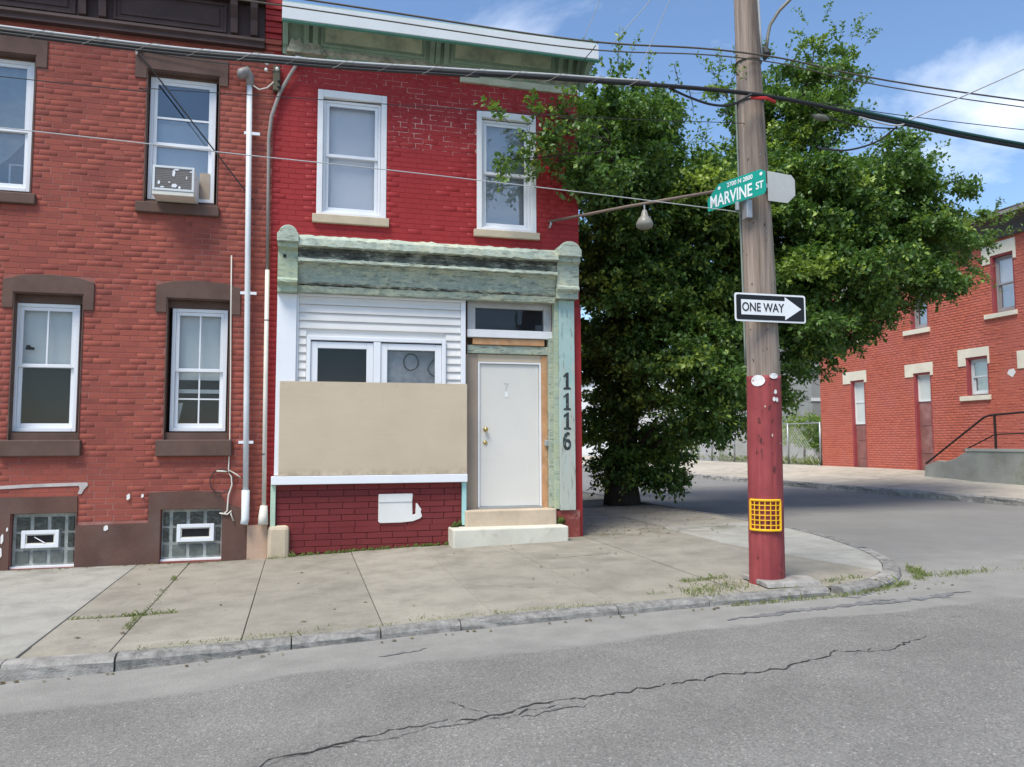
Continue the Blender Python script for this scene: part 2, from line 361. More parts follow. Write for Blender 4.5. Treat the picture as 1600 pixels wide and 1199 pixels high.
band = s.ramp(s.math('DIVIDE', s.math('ADD', gut, 6.), 2.), [(.55, 0.), (.60, .9), (1., 1.)])
dust = s.ramp(s.noise(3, 6, .6), [(.3, (.225,.219,.20)), (.6, (.28,.272,.248)), (.75, (.32,.31,.28))])
dust = s.mix(1., dust, s.ramp(s.noise(95, 2), [(.3, .88), (.7, 1.1)]), 'MULTIPLY')
c_ = s.mix(s.math('MULTIPLY', band, s.ramp(s.noise(.5, 5), [(.3, .75), (.6, 1.)])), c_, dust)
# side street: worn even grey
side = s.ramp(s.math('DIVIDE', s.math('ADD', s.math('ADD', py_, 4.), s.math('MULTIPLY', s.noise(.8, 5), 1.5)), 3.), [(.3, 0.), (1., .75)])
sidec = s.mix(1., s.ramp(s.noise(.6, 6, .6), [(.3, (.175,.170,.160)), (.7, (.235,.229,.215))]), s.ramp(s.noise(60, 3), [(.3, .85), (.7, 1.12)]), 'MULTIPLY')
c_ = s.mix(side, c_, sidec)
s.bump(agg.outputs['Distance'], .55, .006); m_asphalt = s.done(c_, .88, .25)
def slab_mat(name, col, seed):
    s = N(name)
    c = s.ramp(s.noise(2.6, 9, .68), [(.30, sc(col, .74)), (.52, sc(col, 1.)), (.72, sc(col, 1.13))])
    c = s.mix(1., c, s.ramp(s.noise(120, 4, .75), [(.28, .62), (.5, 1.), (.72, 1.22)]), 'MULTIPLY')
    c = s.mix(s.ramp(s.noise(.8, 9, .72, dist=.6), [(.52, 0.), (.66, .5)]), c, sc(col, .58))
    c = s.mix(s.ramp(s.noise(1.7, 8, .7, stretch=(1, .35, 1)), [(.60, 0.), (.70, .45)]), c, sc(col, .66))
    y = s.xyz()[1]
    edge = s.math('ADD', y, s.math('MULTIPLY', s.noise(2.2, 8, .68), 1.1))
    c = s.mix(s.ramp(s.math('DIVIDE', s.math('ADD', edge, 4.4), 1.4), [(.15, .60), (.55, 0.)]), c, (.25, .26, .14))
    near = s.math('MULTIPLY', s.ramp(s.math('ABSOLUTE', y), [(.0, 1.), (.5, 0.)]), s.ramp(s.noise(3, 6, .65), [(.42, 0.), (.6, .75)]))
    c = s.mix(near, c, (.13, .125, .085))
    vo = s.n.new('ShaderNodeTexVoronoi'); vo.inputs['Scale'].default_value = 3.3; s.l.new(s.pos, vo.inputs['Vector'])
    c = s.mix(s.ramp(vo.outputs['Distance'], [(.045, .55), (.06, 0.)]), c, (.12, .115, .10))
    c = s.mix(1., c, s.ramp(s.rnd(), [(0, .88), (1, 1.06)]), 'MULTIPLY')
    s.bump(s.mix(.5, s.noise(120, 4, .75), s.noise(9, 8, .7)), .6, .006)
    return s.done(c, .92, .2)
m_slab = slab_mat('pavement_concrete', (.31,.286,.235), 1)
m_slab_pale = slab_mat('pavement_concrete_pale', (.35,.342,.302), 2)
m_slab_far = slab_mat('pavement_concrete_tan', (.46,.415,.34), 3)
m_dirt = plain('joint_dirt', (.12,.105,.075), .95, .3, 6, 40, .5, stains=[((.06,.085,.02), 3, .5, .62, .8)])
m_kerb = plain('kerb_stone', (.23,.222,.205), .92, .35, 14, 90, 1., .008, stains=[((.37,.36,.335), 13, .52, .66, .55), ((.14,.136,.125), 17, .54, .68, .5)])
m_kerb_pale = plain('kerb_concrete', (.31,.295,.27), .92, .3, 7, 75, .8, .008, stains=[((.13,.125,.115), 6, .55, .68, .7)])
m_soil = plain('lot_soil', (.13,.12,.06), .95, .4, 2, 20, .5)
m_ground = plain('far_ground', (.14,.14,.12), .95, .2, .1, 3, .1)

MB().add([(-900,-900,-.9),(900,-900,-.9),(900,900,-.9),(-900,900,-.9)], [(0,1,2,3)]).build('ground', m_ground, kind='structure')
xs = np.concatenate([np.arange(-45,-8,3.), np.arange(-8,20,.4), np.arange(20,61,4.)]); ys = np.concatenate([np.arange(-40,-12,4.), np.arange(-12,10,.35), np.arange(10,100,5.)])
XX, YY = np.meshgrid(xs, ys); ZZ = ROADZ(XX, YY); nx, ny = len(xs), len(ys)
ii = np.arange(nx*ny).reshape(ny, nx)
F = np.stack([ii[:-1,:-1], ii[:-1,1:], ii[1:,1:], ii[1:,:-1]], -1).reshape(-1, 4)
road = np_mesh('road', np.stack([XX,YY,ZZ], -1).reshape(-1,3), F, m_asphalt, smooth=True); road['kind'] = 'structure'

# corner line of the kerb's back edge (pavement edge): straight, then an ellipse round the corner, then up the side street
def corner(t, off=0.):     # t 0..1 along the rounded corner
    P0, P1, P2 = Vector((4.75, -4.3, 0)), Vector((6.45, -4.15, 0)), Vector((6.9, -.6, 0))
    p = P0*(1-t)**2+P1*2*t*(1-t)+P2*t*t; d = (P1-P0)*2*(1-t)+(P2-P1)*2*t; n = Vector((d.y, -d.x, 0)).normalized()
    p = p+n*off; return p.x, p.y
arc = [corner(i/16.) for i in range(17)]
pav = thing('pavement', (0, -2, 0), None, None); pav['kind'] = 'structure'
# bed as strips so it follows the slope
m = MB()
for a, b in zip(np.arange(-14, 4.6, .5), np.arange(-13.5, 5.1, .5)):
    m.add([(a,-4.31,float(S(a,-4.31))-.02),(b,-4.31,float(S(b,-4.31))-.02),(b,.2,float(S(b,.2))-.02),(a,.2,float(S(a,.2))-.02)], [(0,1,2,3)])
for i in range(16):
    (xa,ya),(xb,yb) = arc[i], arc[i+1]
    m.add([(xa,ya,float(S(xa,ya))-.02),(xb,yb,float(S(xb,yb))-.02),(4.6,0.,float(S(4.6,0))-.02)], [(0,1,2)])
for a, b in zip(np.arange(-.8, 60, 2.), np.arange(1.2, 62, 2.)):
    m.add([(3.9,a,float(S(3.9,0))-.02),(6.9,a,float(S(6.9,0))-.02),(6.9,b,float(S(6.9,0))-.02),(3.9,b,float(S(3.9,0))-.02)], [(0,1,2,3)])
m.build('pavement_bed', m_dirt, pav)
def slab(poly, mat, dz=0., tilt=(0, 0)):
    """concrete slab: polygon top that follows the slope of the pavement, with a small chamfer"""
    c0 = np.mean(np.array(poly), 0); n = len(poly); vs = []
    for k, (ins, dd) in enumerate(((0., -.05), (0., -.006), (.006, 0.))):
        for x, y in poly:
            v = np.array([c0[0]-x, c0[1]-y]); L = np.hypot(*v); x2, y2 = x+v[0]/L*ins, y+v[1]/L*ins
            vs.append((x2, y2, float(S(x2, y2))+dd+dz+tilt[0]*(x-c0[0])+tilt[1]*(y-c0[1])))
    fs = [tuple(range(2*n, 3*n))]
    for r0 in (0, n):
        fs += [(r0+i, r0+(i+1) % n, r0+n+(i+1) % n, r0+n+i) for i in range(n)]
    return MB().add(vs, fs).build('slab', mat, pav)
gx = [-14, -11, -8, -5, -1.93, -1.33, -.42, .65, 1.56, 2.62, 3.88]
for i in range(len(gx)-1):
    a, b = gx[i]+.0035, gx[i+1]-.0035; pale = b < -1.9
    cuts = [-.02, -4.29] if pale else [-.02, -3.07, -3.98, -4.29] if i == 4 else [-.02, -4.05, -4.29] if i in (5, 8) else [-.02, -4.29] if i in (7,) else [-.02, -2.35, -4.29]
    for j in range(len(cuts)-1):
        y1, y0 = cuts[j]-.003, cuts[j+1]+.003
        slab([(a, y0), (b, y0), (b, y1), (a, y1)], m_slab_pale if pale else m_slab, random.uniform(-.004, .004), (random.uniform(-.003,.003), random.uniform(-.002,.002)))
# corner slabs and the side street's pavement
slab([(3.895, -4.29), (4.72, -4.29)]+[(x-.01, y+.01) for x, y in arc[1:6]]+[(5.3, -1.62), (3.895, -1.62)], m_slab)
slab([(5.312, -1.62)]+[(x-.004+.02*(q == 0), y+.012*(q == 0)) for q, (x, y) in enumerate(arc[5:])]+[(6.888, .4), (5.312, .4)], m_slab_pale)
slab([(3.895, -1.608), (5.3, -1.608), (5.3, .4), (3.895, .4)], m_slab)
for j in range(18):
    y0 = .412+j*1.8
    for (a, b) in ((3.91, 5.4), (5.412, 6.888)):
        if 4 < y0+.9 < 5.5 and a > 5: continue
        slab([(a, y0), (b, y0), (b, y0+1.788), (a, y0+1.788)], m_slab, random.uniform(-.004,.004))

def kerb_piece(pts, parent, mat, w=.17, zf=S, h=.22, jit=.006):
    """kerb stone along a polyline of back-edge points with outward normals: rounded, chipped nose"""
    prof = [(0., -h), (0., .004), (w*.55, .006), (w*.86, -.006), (w*.98, -.03), (w, -.07), (w+.012, -h)]
    vs = []; k = len(prof); r = np.random.default_rng(int(abs(pts[0][0]*71+pts[0][1]*37)*10) % 9999)
    for (x, y, nx_, ny_) in pts:
        z0 = float(zf(x, y))
        for (o, d) in prof:
            jj = jit if o > 0.02 else 0.
            vs.append((x+nx_*(o+r.normal(0, jj)), y+ny_*(o+r.normal(0, jj)), z0+d+r.normal(0, jj*.7)))
    fs = []; n = len(pts)
    for i in range(n-1):
        for j in range(k-1): fs.append((i*k+j, (i+1)*k+j, (i+1)*k+j+1, i*k+j+1))
    fs += [tuple(range(k)), tuple(range(n*k-1, (n-1)*k-1, -1))]
    return MB().add(vs, fs).build('kerbstone', mat, parent)
kerb = thing('kerb', (0, -4.4, 0), None, None); kerb['kind'] = 'structure'
kx = [-14, -10.5, -7, -4.4, -1.98, -1.26, -.05, .62, 1.25, 2.6, 3.45, 4.68]
for i in range(len(kx)-1):
    xs_ = np.linspace(kx[i]+.004, kx[i+1]-.006, max(4, int((kx[i+1]-kx[i])/.12)))
    kerb_piece([(x, -4.295, 0, -1) for x in xs_], kerb, m_kerb_pale if kx[i] < -1.3 else m_kerb, w=.16 if kx[i] < -1.3 else .135, jit=.005)
ts = [0, .17, .33, .5, .68, .85, 1.]
for i in range(6):
    pts = []
    for t in np.linspace(ts[i]+.006, ts[i+1]-.006, 7):
        x, y = corner(t); x2, y2 = corner(t, .1); L = math.hypot(x2-x, y2-y); pts.append((x, y, (x2-x)/L, (y2-y)/L))
    kerb_piece(pts, kerb, m_kerb_pale if i in (1, 3) else m_kerb, w=.17)
for j in range(12):
    y0 = -.58+j*2.6
    kerb_piece([(6.9, y, 1, 0) for y in np.linspace(y0, y0+2.59, 8)], kerb, m_kerb)

# far pavement of the side street
def SF(X, Y): return .33+(np.asarray(X, float)-13.6)/3.9*np.interp(Y, [-6, 3, 5, 8, 60], [.06, .10, .15, .30, .30])
pf = thing('far_pavement', (15.5, 10, .4), None, None); pf['kind'] = 'structure'
m = MB()
for a in np.arange(-4, 60, 1.):
    m.add([(13.62,a,float(SF(13.62,a))-.02),(17.6,a,float(SF(17.6,a))-.02),(17.6,a+1,float(SF(17.6,a+1))-.02),(13.62,a+1,float(SF(13.62,a+1))-.02)], [(0,1,2,3)])
m.build('far_pavement_bed', m_dirt, pf)
for j in range(20):
    y0 = -3+j*2.1
    for (a, b) in ((13.63, 15.5), (15.51, 17.48)):
        q = [(a, y0), (b, y0), (b, y0+2.085), (a, y0+2.085)]
        mm = MB().add([(x, y, float(SF(x, y))-.05) for x, y in q]+[(x, y, float(SF(x, y))) for x, y in q], [(4,5,6,7),(0,1,5,4),(1,2,6,5),(2,3,7,6),(3,0,4,7)])
        mm.build('slab', m_slab_far, pf)
kf = thing('far_kerb', (13.5, 10, .3), None, None); kf['kind'] = 'structure'
for j in range(16):
    y0 = -3+j*2.7
    kerb_piece([(13.62, y, -1, 0) for y in np.linspace(y0, y0+2.69, 9)][::-1], kf, m_kerb if j % 3 == 1 else m_kerb_pale, w=.16, zf=SF, jit=.012)
# the empty lot beyond the far pavement
m = MB()
for a in np.arange(12.9, 60, 2.):
    m.add([(17.49,a,.60),(60,a,.62),(60,a+2,.62),(17.49,a+2,.60)], [(0,1,2,3)])
m.build('lot', m_soil, kind='structure')

# crack across the road: thin ribbon of dark filler, and the drain cover in the pavement
def ribbon(name, pts, w, mat, parent, zf, lift=.004, seed=1, jit=.02):
    r = np.random.default_rng(seed); P = []
    for (a, b) in zip(pts[:-1], pts[1:]):
        n = max(2, int(math.hypot(b[0]-a[0], b[1]-a[1])/.035))
        for k in range(n): P.append((a[0]+(b[0]-a[0])*k/n, a[1]+(b[1]-a[1])*k/n))
    P = np.array(P); dr = 0; off = []
    for _ in P: dr = dr*.86+r.normal(0, jit); off.append(dr)
    vs = []; fs = []
    for i, (p, o) in enumerate(zip(P, off)):
        ww = w*max(.25, min(1.9, r.lognormal(0, .5)))*min(1, .2+i/12, .2+(len(P)-1-i)/12)
        for sgn in (-1, 1):
            x, y = p[0]+r.normal(0, .004), p[1]+o+sgn*ww/2; vs.append((x, y, float(zf(x, y))+lift))
        if i: fs.append((2*i-2, 2*i, 2*i+1, 2*i-1))
    return MB().add(vs, fs).build(name, mat, parent)
m_crack = plain('crack_dark', (.045,.044,.042), .95, .3)
ribbon('crack', [(-.45,-6.72),(.11,-6.56),(1.13,-6.42),(1.96,-6.30),(2.7,-6.30),(3.29,-6.18),(3.9,-6.10)], .011, m_crack, road, ROADZ, seed=3, jit=.019)
ribbon('crack', [(-.2,-6.66),(.6,-6.50),(1.5,-6.36)], .006, m_crack, road, ROADZ, .0045, seed=5, jit=.022)
ribbon('crack', [(1.0,-6.42),(.85,-6.2),(.7,-6.12)], .005, m_crack, road, ROADZ, seed=6, jit=.01)
ribbon('crack', [(3.5,-6.18),(3.9,-6.14),(4.36,-5.92)], .010, m_crack, road, ROADZ, seed=4, jit=.016)
ribbon('crack', [(4.55,-5.25),(4.75,-5.5),(4.8,-5.62)], .012, m_crack, road, ROADZ, seed=7)
ribbon('crack', [(1.15,-6.52),(1.4,-6.50),(1.6,-6.44)], .035, plain('pothole_dark', (.13,.127,.12), .95, .3), road, ROADZ, seed=9)
m_patch = plain('asphalt_patch', (.17,.17,.17), .92, .35, 9, 60, .5)
ribbon('patch', [(3.3,-4.98),(3.9,-4.90),(4.5,-4.83),(5.1,-4.78)], .07, m_patch, road, ROADZ, seed=12, jit=.012)
ribbon('patch', [(4.6,-4.90),(5.2,-4.86),(5.9,-4.80)], .10, m_patch, road, ROADZ, seed=32, jit=.012)
ribbon('patch', [(4.7,-4.52),(5.2,-4.46)], .08, m_patch, road, ROADZ, seed=14)
ribbon('patch', [(.55,-4.92),(.95,-4.9)], .06, m_patch, road, ROADZ, seed=15)
ribbon('crack', [(-.4,-2.32),(.0,-2.36),(.5,-2.3)], .007, m_dirt, pav, S, .003, 21, .01)
ribbon('crack', [(2.7,-1.72),(3.2,-1.78),(3.86,-1.6)], .009, m_dirt, pav, S, .003, 22, .012)
ribbon('crack', [(1.6,-2.9),(2.1,-3.3),(2.55,-3.4)], .006, m_dirt, pav, S, .003, 23, .012)
cv = [(math.cos(k*math.pi/10)*.105, math.sin(k*math.pi/10)*.105) for k in range(20)]
zc = float(S(-2.06, -3.8))
tag(MB().add([(-2.06+x, -3.8+y, zc+.005) for x, y in cv]+[(-2.06+x*1.06, -3.8+y*1.06, zc-.01) for x, y in cv],
    [tuple(range(20))]+[(i, i+20, (i+1) % 20+20, (i+1) % 20) for i in range(20)]).build('valve_cover', plain('cover_rust', (.20,.13,.09), .8, .2)),
    'small round rusty valve cover set in the pale pavement', 'valve cover')

# ------------------------------------------------------------------ walls and bricks
def wall_mesh(name, x0, x1, z0, z1, y, holes, depth, mat, parent, T=IDT):
    xs = sorted({x0, x1, *[min(max(h[k], x0), x1) for h in holes for k in (0, 1)]})
    zs = sorted({z0, z1, *[min(max(h[k], z0), z1) for h in holes for k in (2, 3)]})
    inh = lambda x, z: any(h[0] < x < h[1] and h[2] < z < h[3] for h in holes)
    solid = {}
    m = MB(T)
    for i in range(len(xs)-1):
        for j in range(len(zs)-1):
            solid[i, j] = not inh((xs[i]+xs[i+1])/2, (zs[j]+zs[j+1])/2)
    for (i, j), sld in solid.items():
        a, b, c, d = xs[i], xs[i+1], zs[j], zs[j+1]
        if sld:
            m.add([(a,y,c),(b,y,c),(b,y,d),(a,y,d)], [(0,1,2,3)]); m.add([(a,y+depth,c),(b,y+depth,c),(b,y+depth,d),(a,y+depth,d)], [(3,2,1,0)])
            for (di, dj, q) in ((-1,0,[(a,y,c),(a,y,d),(a,y+depth,d),(a,y+depth,c)]), (1,0,[(b,y,d),(b,y,c),(b,y+depth,c),(b,y+depth,d)]),
                                (0,-1,[(b,y,c),(a,y,c),(a,y+depth,c),(b,y+depth,c)]), (0,1,[(a,y,d),(b,y,d),(b,y+depth,d),(a,y+depth,d)])):
                if not solid.get((i+di, j+dj), False): m.add(q, [(0,1,2,3)])
    return m.build(name, mat, parent)

BT_F = np.array([(8,9,10,11),(0,1,5,4),(1,2,6,5),(2,3,7,6),(3,0,4,7),(4,5,9,8),(5,6,10,9),(6,7,11,10),(7,4,8,11)])
def brick_v(L, H, pr, bv):
    h, k = L/2, H/2; a = lambda s_, d: [(-h+s_, d, -k+s_), (h-s_, d, -k+s_), (h-s_, d, k-s_), (-h+s_, d, k-s_)]
    return np.array(a(0, .004)+a(0, -pr+bv)+a(bv, -pr))
def project(P):
    d = P-CAM; zf = d@np.array(FW); return 800+FPX*(d@np.array(RT))/zf, 599.5-FPX*(d@np.array(UP))/zf, zf
def bricks(wall, x0, x1, z0, z1, y, holes, mat, course=.072, blen=.212, joint=.009, pr=.007, bv=.003, T=IDT, rot=0., nmax=300, seed=1, jit=.0015, hide=()):
    r = np.random.default_rng(seed); L = []
    nrow = int(round((z1-z0)/course))
    for j in range(nrow):
        za, zb = z0+j*course+joint/2, z0+(j+1)*course-joint/2; zm = (za+zb)/2
        hs = sorted([(h[0], h[1]) for h in holes if h[2] < zm < h[3]])
        x = x0-(blen/2 if j % 2 else 0)+r.normal(0, .008); 
        while x < x1:
            w = blen*(1+r.normal(0, .02)); a, b = max(x+joint/2, x0), min(x+w-joint/2, x1); x += w
            segs = [(a, b)]
            for (ha, hb) in hs:
                nw = []
                for (p, q) in segs:
                    if hb <= p or ha >= q: nw.append((p, q))
                    else:
                        if ha-joint/2 > p: nw.append((p, ha-joint/2))
                        if hb+joint/2 < q: nw.append((hb+joint/2, q))
                segs = nw
            for (p, q) in segs:
                if q-p > .03: L.append(((p+q)/2, zm, round(q-p, 3), zb-za))
    pos = np.array([T(u, y, z) for u, z, _, _ in L]); px, py, dp = project(pos)
    vis = (px > 2) & (px < 1598) & (py > 2) & (py < 1197)
    for hpx in hide: vis &= ~((px > hpx[0]) & (px < hpx[1]) & (py > hpx[2]) & (py < hpx[3]))
    score = np.array([l[2] for l in L])/dp; score[~vis] = -1
    order = np.argsort(-score); single = [k for k in order[:nmax] if score[k] > 0]; ss = set(single)
    cache = {}
    for k in single:
        u, z, l, h = L[k]; key = (round(l, 2), round(h, 3))
        if key not in cache:
            me = bpy.data.meshes.new('brick'); me.from_pydata(brick_v(key[0]-.002, h, pr, bv).tolist(), [], BT_F.tolist()); me.materials.append(mat); cache[key] = me
        o = bpy.data.objects.new('brick', cache[key]); link(o, wall); o.location = T(u, y+r.normal(0, jit), z); o.rotation_euler = (0, 0, rot)
    rest = [k for k in range(len(L)) if k not in ss]
    if rest:
        V = []; 
        for k in rest:
            u, z, l, h = L[k]; b = brick_v(l, h, pr, bv)+np.array([u, y+r.normal(0, jit), z]); V.append(b)
        V = np.concatenate(V); V = np.array([T(*p) for p in V]) if T is not IDT else V
        F = (BT_F[None]+12*np.arange(len(rest))[:, None, None]).reshape(-1, 4)
        o = np_mesh('brickwork', V, F, mat, wall, attr=np.repeat(r.random(len(rest)), 9)); o['kind'] = 'stuff'

def frame(m, x0, x1, z0, z1, w, y0, y1, wt=None, wb=None):
    wt = w if wt is None else wt; wb = w if wb is None else wb
    m.box(x0, x0+w, y0, y1, z0, z1); m.box(x1-w, x1, y0, y1, z0, z1)
    m.box(x0+w, x1-w, y0, y1, z1-wt, z1); m.box(x0+w, x1-w, y0, y1, z0, z0+wb); return m
def sash_window(house, x0, x1, z0, z1, y, fw=.045, zm=None, mat=None, munt_top=0, munt_bot=0, cross=False, blind=None, blind_z=None, T=IDT, label=None, gm=None, depth=.085, blind2=None):
    """double hung window: fixed frame, upper sash in front, lower sash behind it, panes, bars, shade and the dark room behind"""
    mat = mat or m_vinyl; gm = gm or m_glass; zm = zm or (z0+z1)/2
    w = frame(MB(T), x0, x1, z0, z1, fw, y, y+depth).build('window', mat, house, bevel=.004, label=label)
    sw = .042; xa, xb = x0+fw+.002, x1-fw-.002; zt, zb = z1-fw-.002, z0+fw+.002
    frame(MB(T), xa, xb, zm-.02, zt, sw, y+.012, y+.040).build('sash', mat, w, bevel=.003)
    frame(MB(T), xa, xb, zb, zm+.018, sw, y+.044, y+.072, wb=.055).build('sash', mat, w, bevel=.003)
    box('pane', (xa+sw-.004, xb-sw+.004, y+.024, y+.028, zm+.018, zt-sw+.004), gm, w, T=T)
    box('pane', (xa+sw-.004, xb-sw+.004, y+.056, y+.060, zb+.05, zm-.02), gm, w, T=T)
    for k in range(munt_top):
        xm = xa+(xb-xa)*(k+1)/(munt_top+1); box('glazing_bar', (xm-.009, xm+.009, y+.018, y+.034, zm+.022, zt-sw), mat, w, T=T)
    for k in range(munt_bot):
        xm = xa+(xb-xa)*(k+1)/(munt_bot+1); box('glazing_bar', (xm-.009, xm+.009, y+.050, y+.066, zb+.055, zm-.024), mat, w, T=T)
    if cross:
        zc_ = (zb+zm)/2; box('glazing_bar', (xa+sw, xb-sw, y+.051, y+.065, zc_-.009, zc_+.009), mat, w, T=T)
    if blind:
        bz = blind_z or (z0+.03, z1-.03); box('blind', (x0+.03, x1-.03, y+.115, y+.121, bz[0], bz[1]), blind, w, T=T)
    m = MB(T); a, b, c, d, e, f = x0-.3, x1+.3, y+depth+.17, y+1.6, z0-.3, z1+.2
    m.add([(a,c,e),(b,c,e),(b,d,e),(a,d,e),(a,c,f),(b,c,f),(b,d,f),(a,d,f)], [(0,1,2,3),(7,6,5,4),(1,5,6,2),(2,6,7,3),(3,7,4,0)])
    m.build('room', m_dark, w)
    return w

def cut_lintel(x0, x1, z0, z1, xo0, xo1, zo, chamf=0., arch=0.):
    """inverted-U lintel polygon round an opening top (xo0..xo1, zo)"""
    top = [(x1, z1-chamf), (x1-(x1-x0)*.2, z1-chamf*.2+arch*.6), ((x0+x1)/2, z1+arch), (x0+(x1-x0)*.2, z1-chamf*.2+arch*.6), (x0, z1-chamf)] if (chamf or arch) else [(x1, z1), (x0, z1)]
    return [(x0, z0), (xo0, z0), (xo0, zo), (xo1, zo), (xo1, z0), (x1, z0)]+top

# ------------------------------------------------------------------ left row house
row = thing('row_house', (-2, 0, 0), 'two-storey red brick row house with brown lintels at the left edge', 'house')
U1 = (-4.15, -3.28, 4.52, 6.30); U2 = (-2.01, -1.12, 4.53, 6.29); L1 = (-3.42, -2.645, 1.50, 3.305); L2 = (-1.69, -.92, 1.50, 3.31)
B1 = (-3.345, -2.64, -.03, .625); B2 = (-1.69, -.96, -.01, .635)
extraU, extraL = (-6.4, -5.5, 4.52, 6.30), (-5.6, -4.8, 1.5, 3.305)
holes = [U1, U2, L1, L2, B1, B2, extraU, extraL]
wallL = wall_mesh('wall', -7, -.44, -.3, 6.72, 0, holes, .30, m_mortar_left, row)
lint = [(-4.3,-3.16,6.15,6.51), (-2.15,-1.02,6.16,6.51), (-3.54,-2.53,3.11,3.52), (-1.82,-.80,3.12,3.53), (-6.5,-5.4,6.15,6.51), (-5.7,-4.7,3.11,3.52)]
sills = [(-4.25,-3.22,4.395,4.53), (-2.09,-1.09,4.395,4.535), (-3.5,-2.61,1.305,1.505), (-1.765,-.865,1.295,1.505), (-6.5,-5.4,4.395,4.53), (-5.7,-4.75,1.305,1.505)]
stuc = [(-7,-2.63,-.3,.82), (-1.83,-.66,-.3,.845), (-2.63,-1.83,-.3,.47)]
bricks(wallL, -7, -.442, .0, 6.72, 0, holes+[(l[0], l[1], l[2], l[3]) for l in lint]+sills+stuc, m_brick_left, seed=3, pr=.0024, bv=.0016, jit=.0003)
# brown parging of the basement, one sheet with the two openings
pz = [(-7, -.3), (-3.345,-.3), (-3.345,.625), (-2.64,.625), (-2.64,-.3), (-1.69,-.3), (-1.69,.635), (-.96,.635), (-.96,-.3), (-.655,-.3), (-.655,.40), (-.70,.62), (-.93,.70), (-1.0,.84), (-1.35,.86), (-1.83,.845), (-1.83,.475), (-2.63,.465), (-2.63,.82), (-7,.82)]
MB().prism(pz, -.018, -.001).build('stucco_base', m_brown_stone, row)
for l, o in zip(lint, (U1, U2, L1, L2, extraU, extraL)):
    low = l[3] < 4
    MB().prism(cut_lintel(l[0], l[1], l[2], l[3], o[0], o[1], o[3], .06 if low else .0, .02 if low else 0.), -.022, .0).build('lintel', m_brown, row, bevel=.006)
for s4 in sills: box('sill', (s4[0], s4[1], -.07 if s4[3] < 2 else -.06, .06, s4[2], s4[3]-.002), m_brown, row, bevel=.012)
for o in (U1, U2, L1, L2, extraU, extraL):
    m = MB(); t = .012
    m.box(o[0], o[0]+t, -.012, .12, o[2], o[3]); m.box(o[1]-t, o[1], -.012, .12, o[2], o[3]); m.box(o[0]+t, o[1]-t, -.008, .12, o[3]-t, o[3])
    m.build('reveal', m_brown, row)
    zlow = {U1: 4.56, U2: 4.58, L1: 1.60, L2: 1.60}.get(o, o[2]+.07)
    if o[3]-{U1: 6.26, U2: 6.25, L1: 3.19, L2: 3.20}.get(o, o[3]) > .02: box('head_board', (o[0]+t, o[1]-t, .095, .2, {U1: 6.265, U2: 6.245, L1: 3.198, L2: 3.202}[o], o[3]-t), m_brown, row)
    if zlow-o[2] > .03: box('timber_sill', (o[0]+t, o[1]-t, .03, .2, o[2], zlow-.004), m_brown, row)
yw = .115; k_ = 1+yw/10.685
zz_ = lambda z: 1.45+(z-1.45)*k_
wl_ = sash_window(row, -4.12, -3.30*k_, zz_(4.56), zz_(6.215), yw, zm=5.37, blind=m_curtain, blind_z=(5.35, 6.2), label='white sash window with a curtain, upper left', gm=m_glass2)
# torn drape and leaning frame seen in the lower sash
MB().add([(-3.95,.28,5.38),(-3.38,.28,5.38),(-3.62,.26,5.05),(-3.95,.25,4.75)], [(0,1,2,3)]).build('drape', m_curtain, wl_)
frame(MB(), -3.62, -3.36, 4.6, 4.98, .02, .26, .28).build('leaning_screen', m_blind, wl_)
w_ac = sash_window(row, -1.963*k_, -1.161*k_, zz_(4.58), zz_(6.195), yw, zm=5.36, blind=m_blind, blind_z=(4.9, 5.72), gm=m_glass2, label='white sash window holding the air conditioner')
box('sash', (-1.92, -1.22, .13, .155, 5.70, 5.725), m_vinyl, w_ac)
box('side_panel', (-1.36, -1.235, .14, .155, 4.62, 5.02), m_board2, w_ac)
w1 = sash_window(row, -3.391*k_, -2.683*k_, zz_(1.605), zz_(3.175), yw, zm=2.42, munt_top=1, blind=m_shade, blind_z=(2.42, 3.16), label='white sash window with dark lower pane, lower left')
for xa, xb in ((-3.27, -3.14), (-3.04, -2.95)):
    MB().tube([(xa, .42, 2.35), (xb, .40, 1.72)], .008, 5).build('leaning_stick', m_blind, w1)
MB().prism([(-3.31, 2.615), (-3.21, 2.615), (-3.21, 2.645), (-3.25, 2.655), (-3.26, 2.675), (-3.30, 2.675)], .137, .139).build('broken_glass_hole', m_sign_black, w1)
w2 = sash_window(row, -1.618*k_, -.95*k_, zz_(1.61), zz_(3.18), yw, zm=2.40, munt_top=1, munt_bot=1, cross=True, blind=m_shade, blind_z=(2.28, 3.16), label='white sash window with broken glazing bars')
box('curtain_rail', (-1.56, -1.02, .26, .27, 2.11, 2.16), m_shade, w2)
MB().add([(-1.56,.25,1.98),(-1.50,.25,1.98),(-1.56,.25,1.66)], [(0,1,2)]).build('torn_blind', m_shade, w2)
sash_window(row, -6.36, -5.54, 4.56, 6.21, yw, blind=m_shade); sash_window(row, -5.57, -4.83, 1.6, 3.17, yw, blind=m_shade)
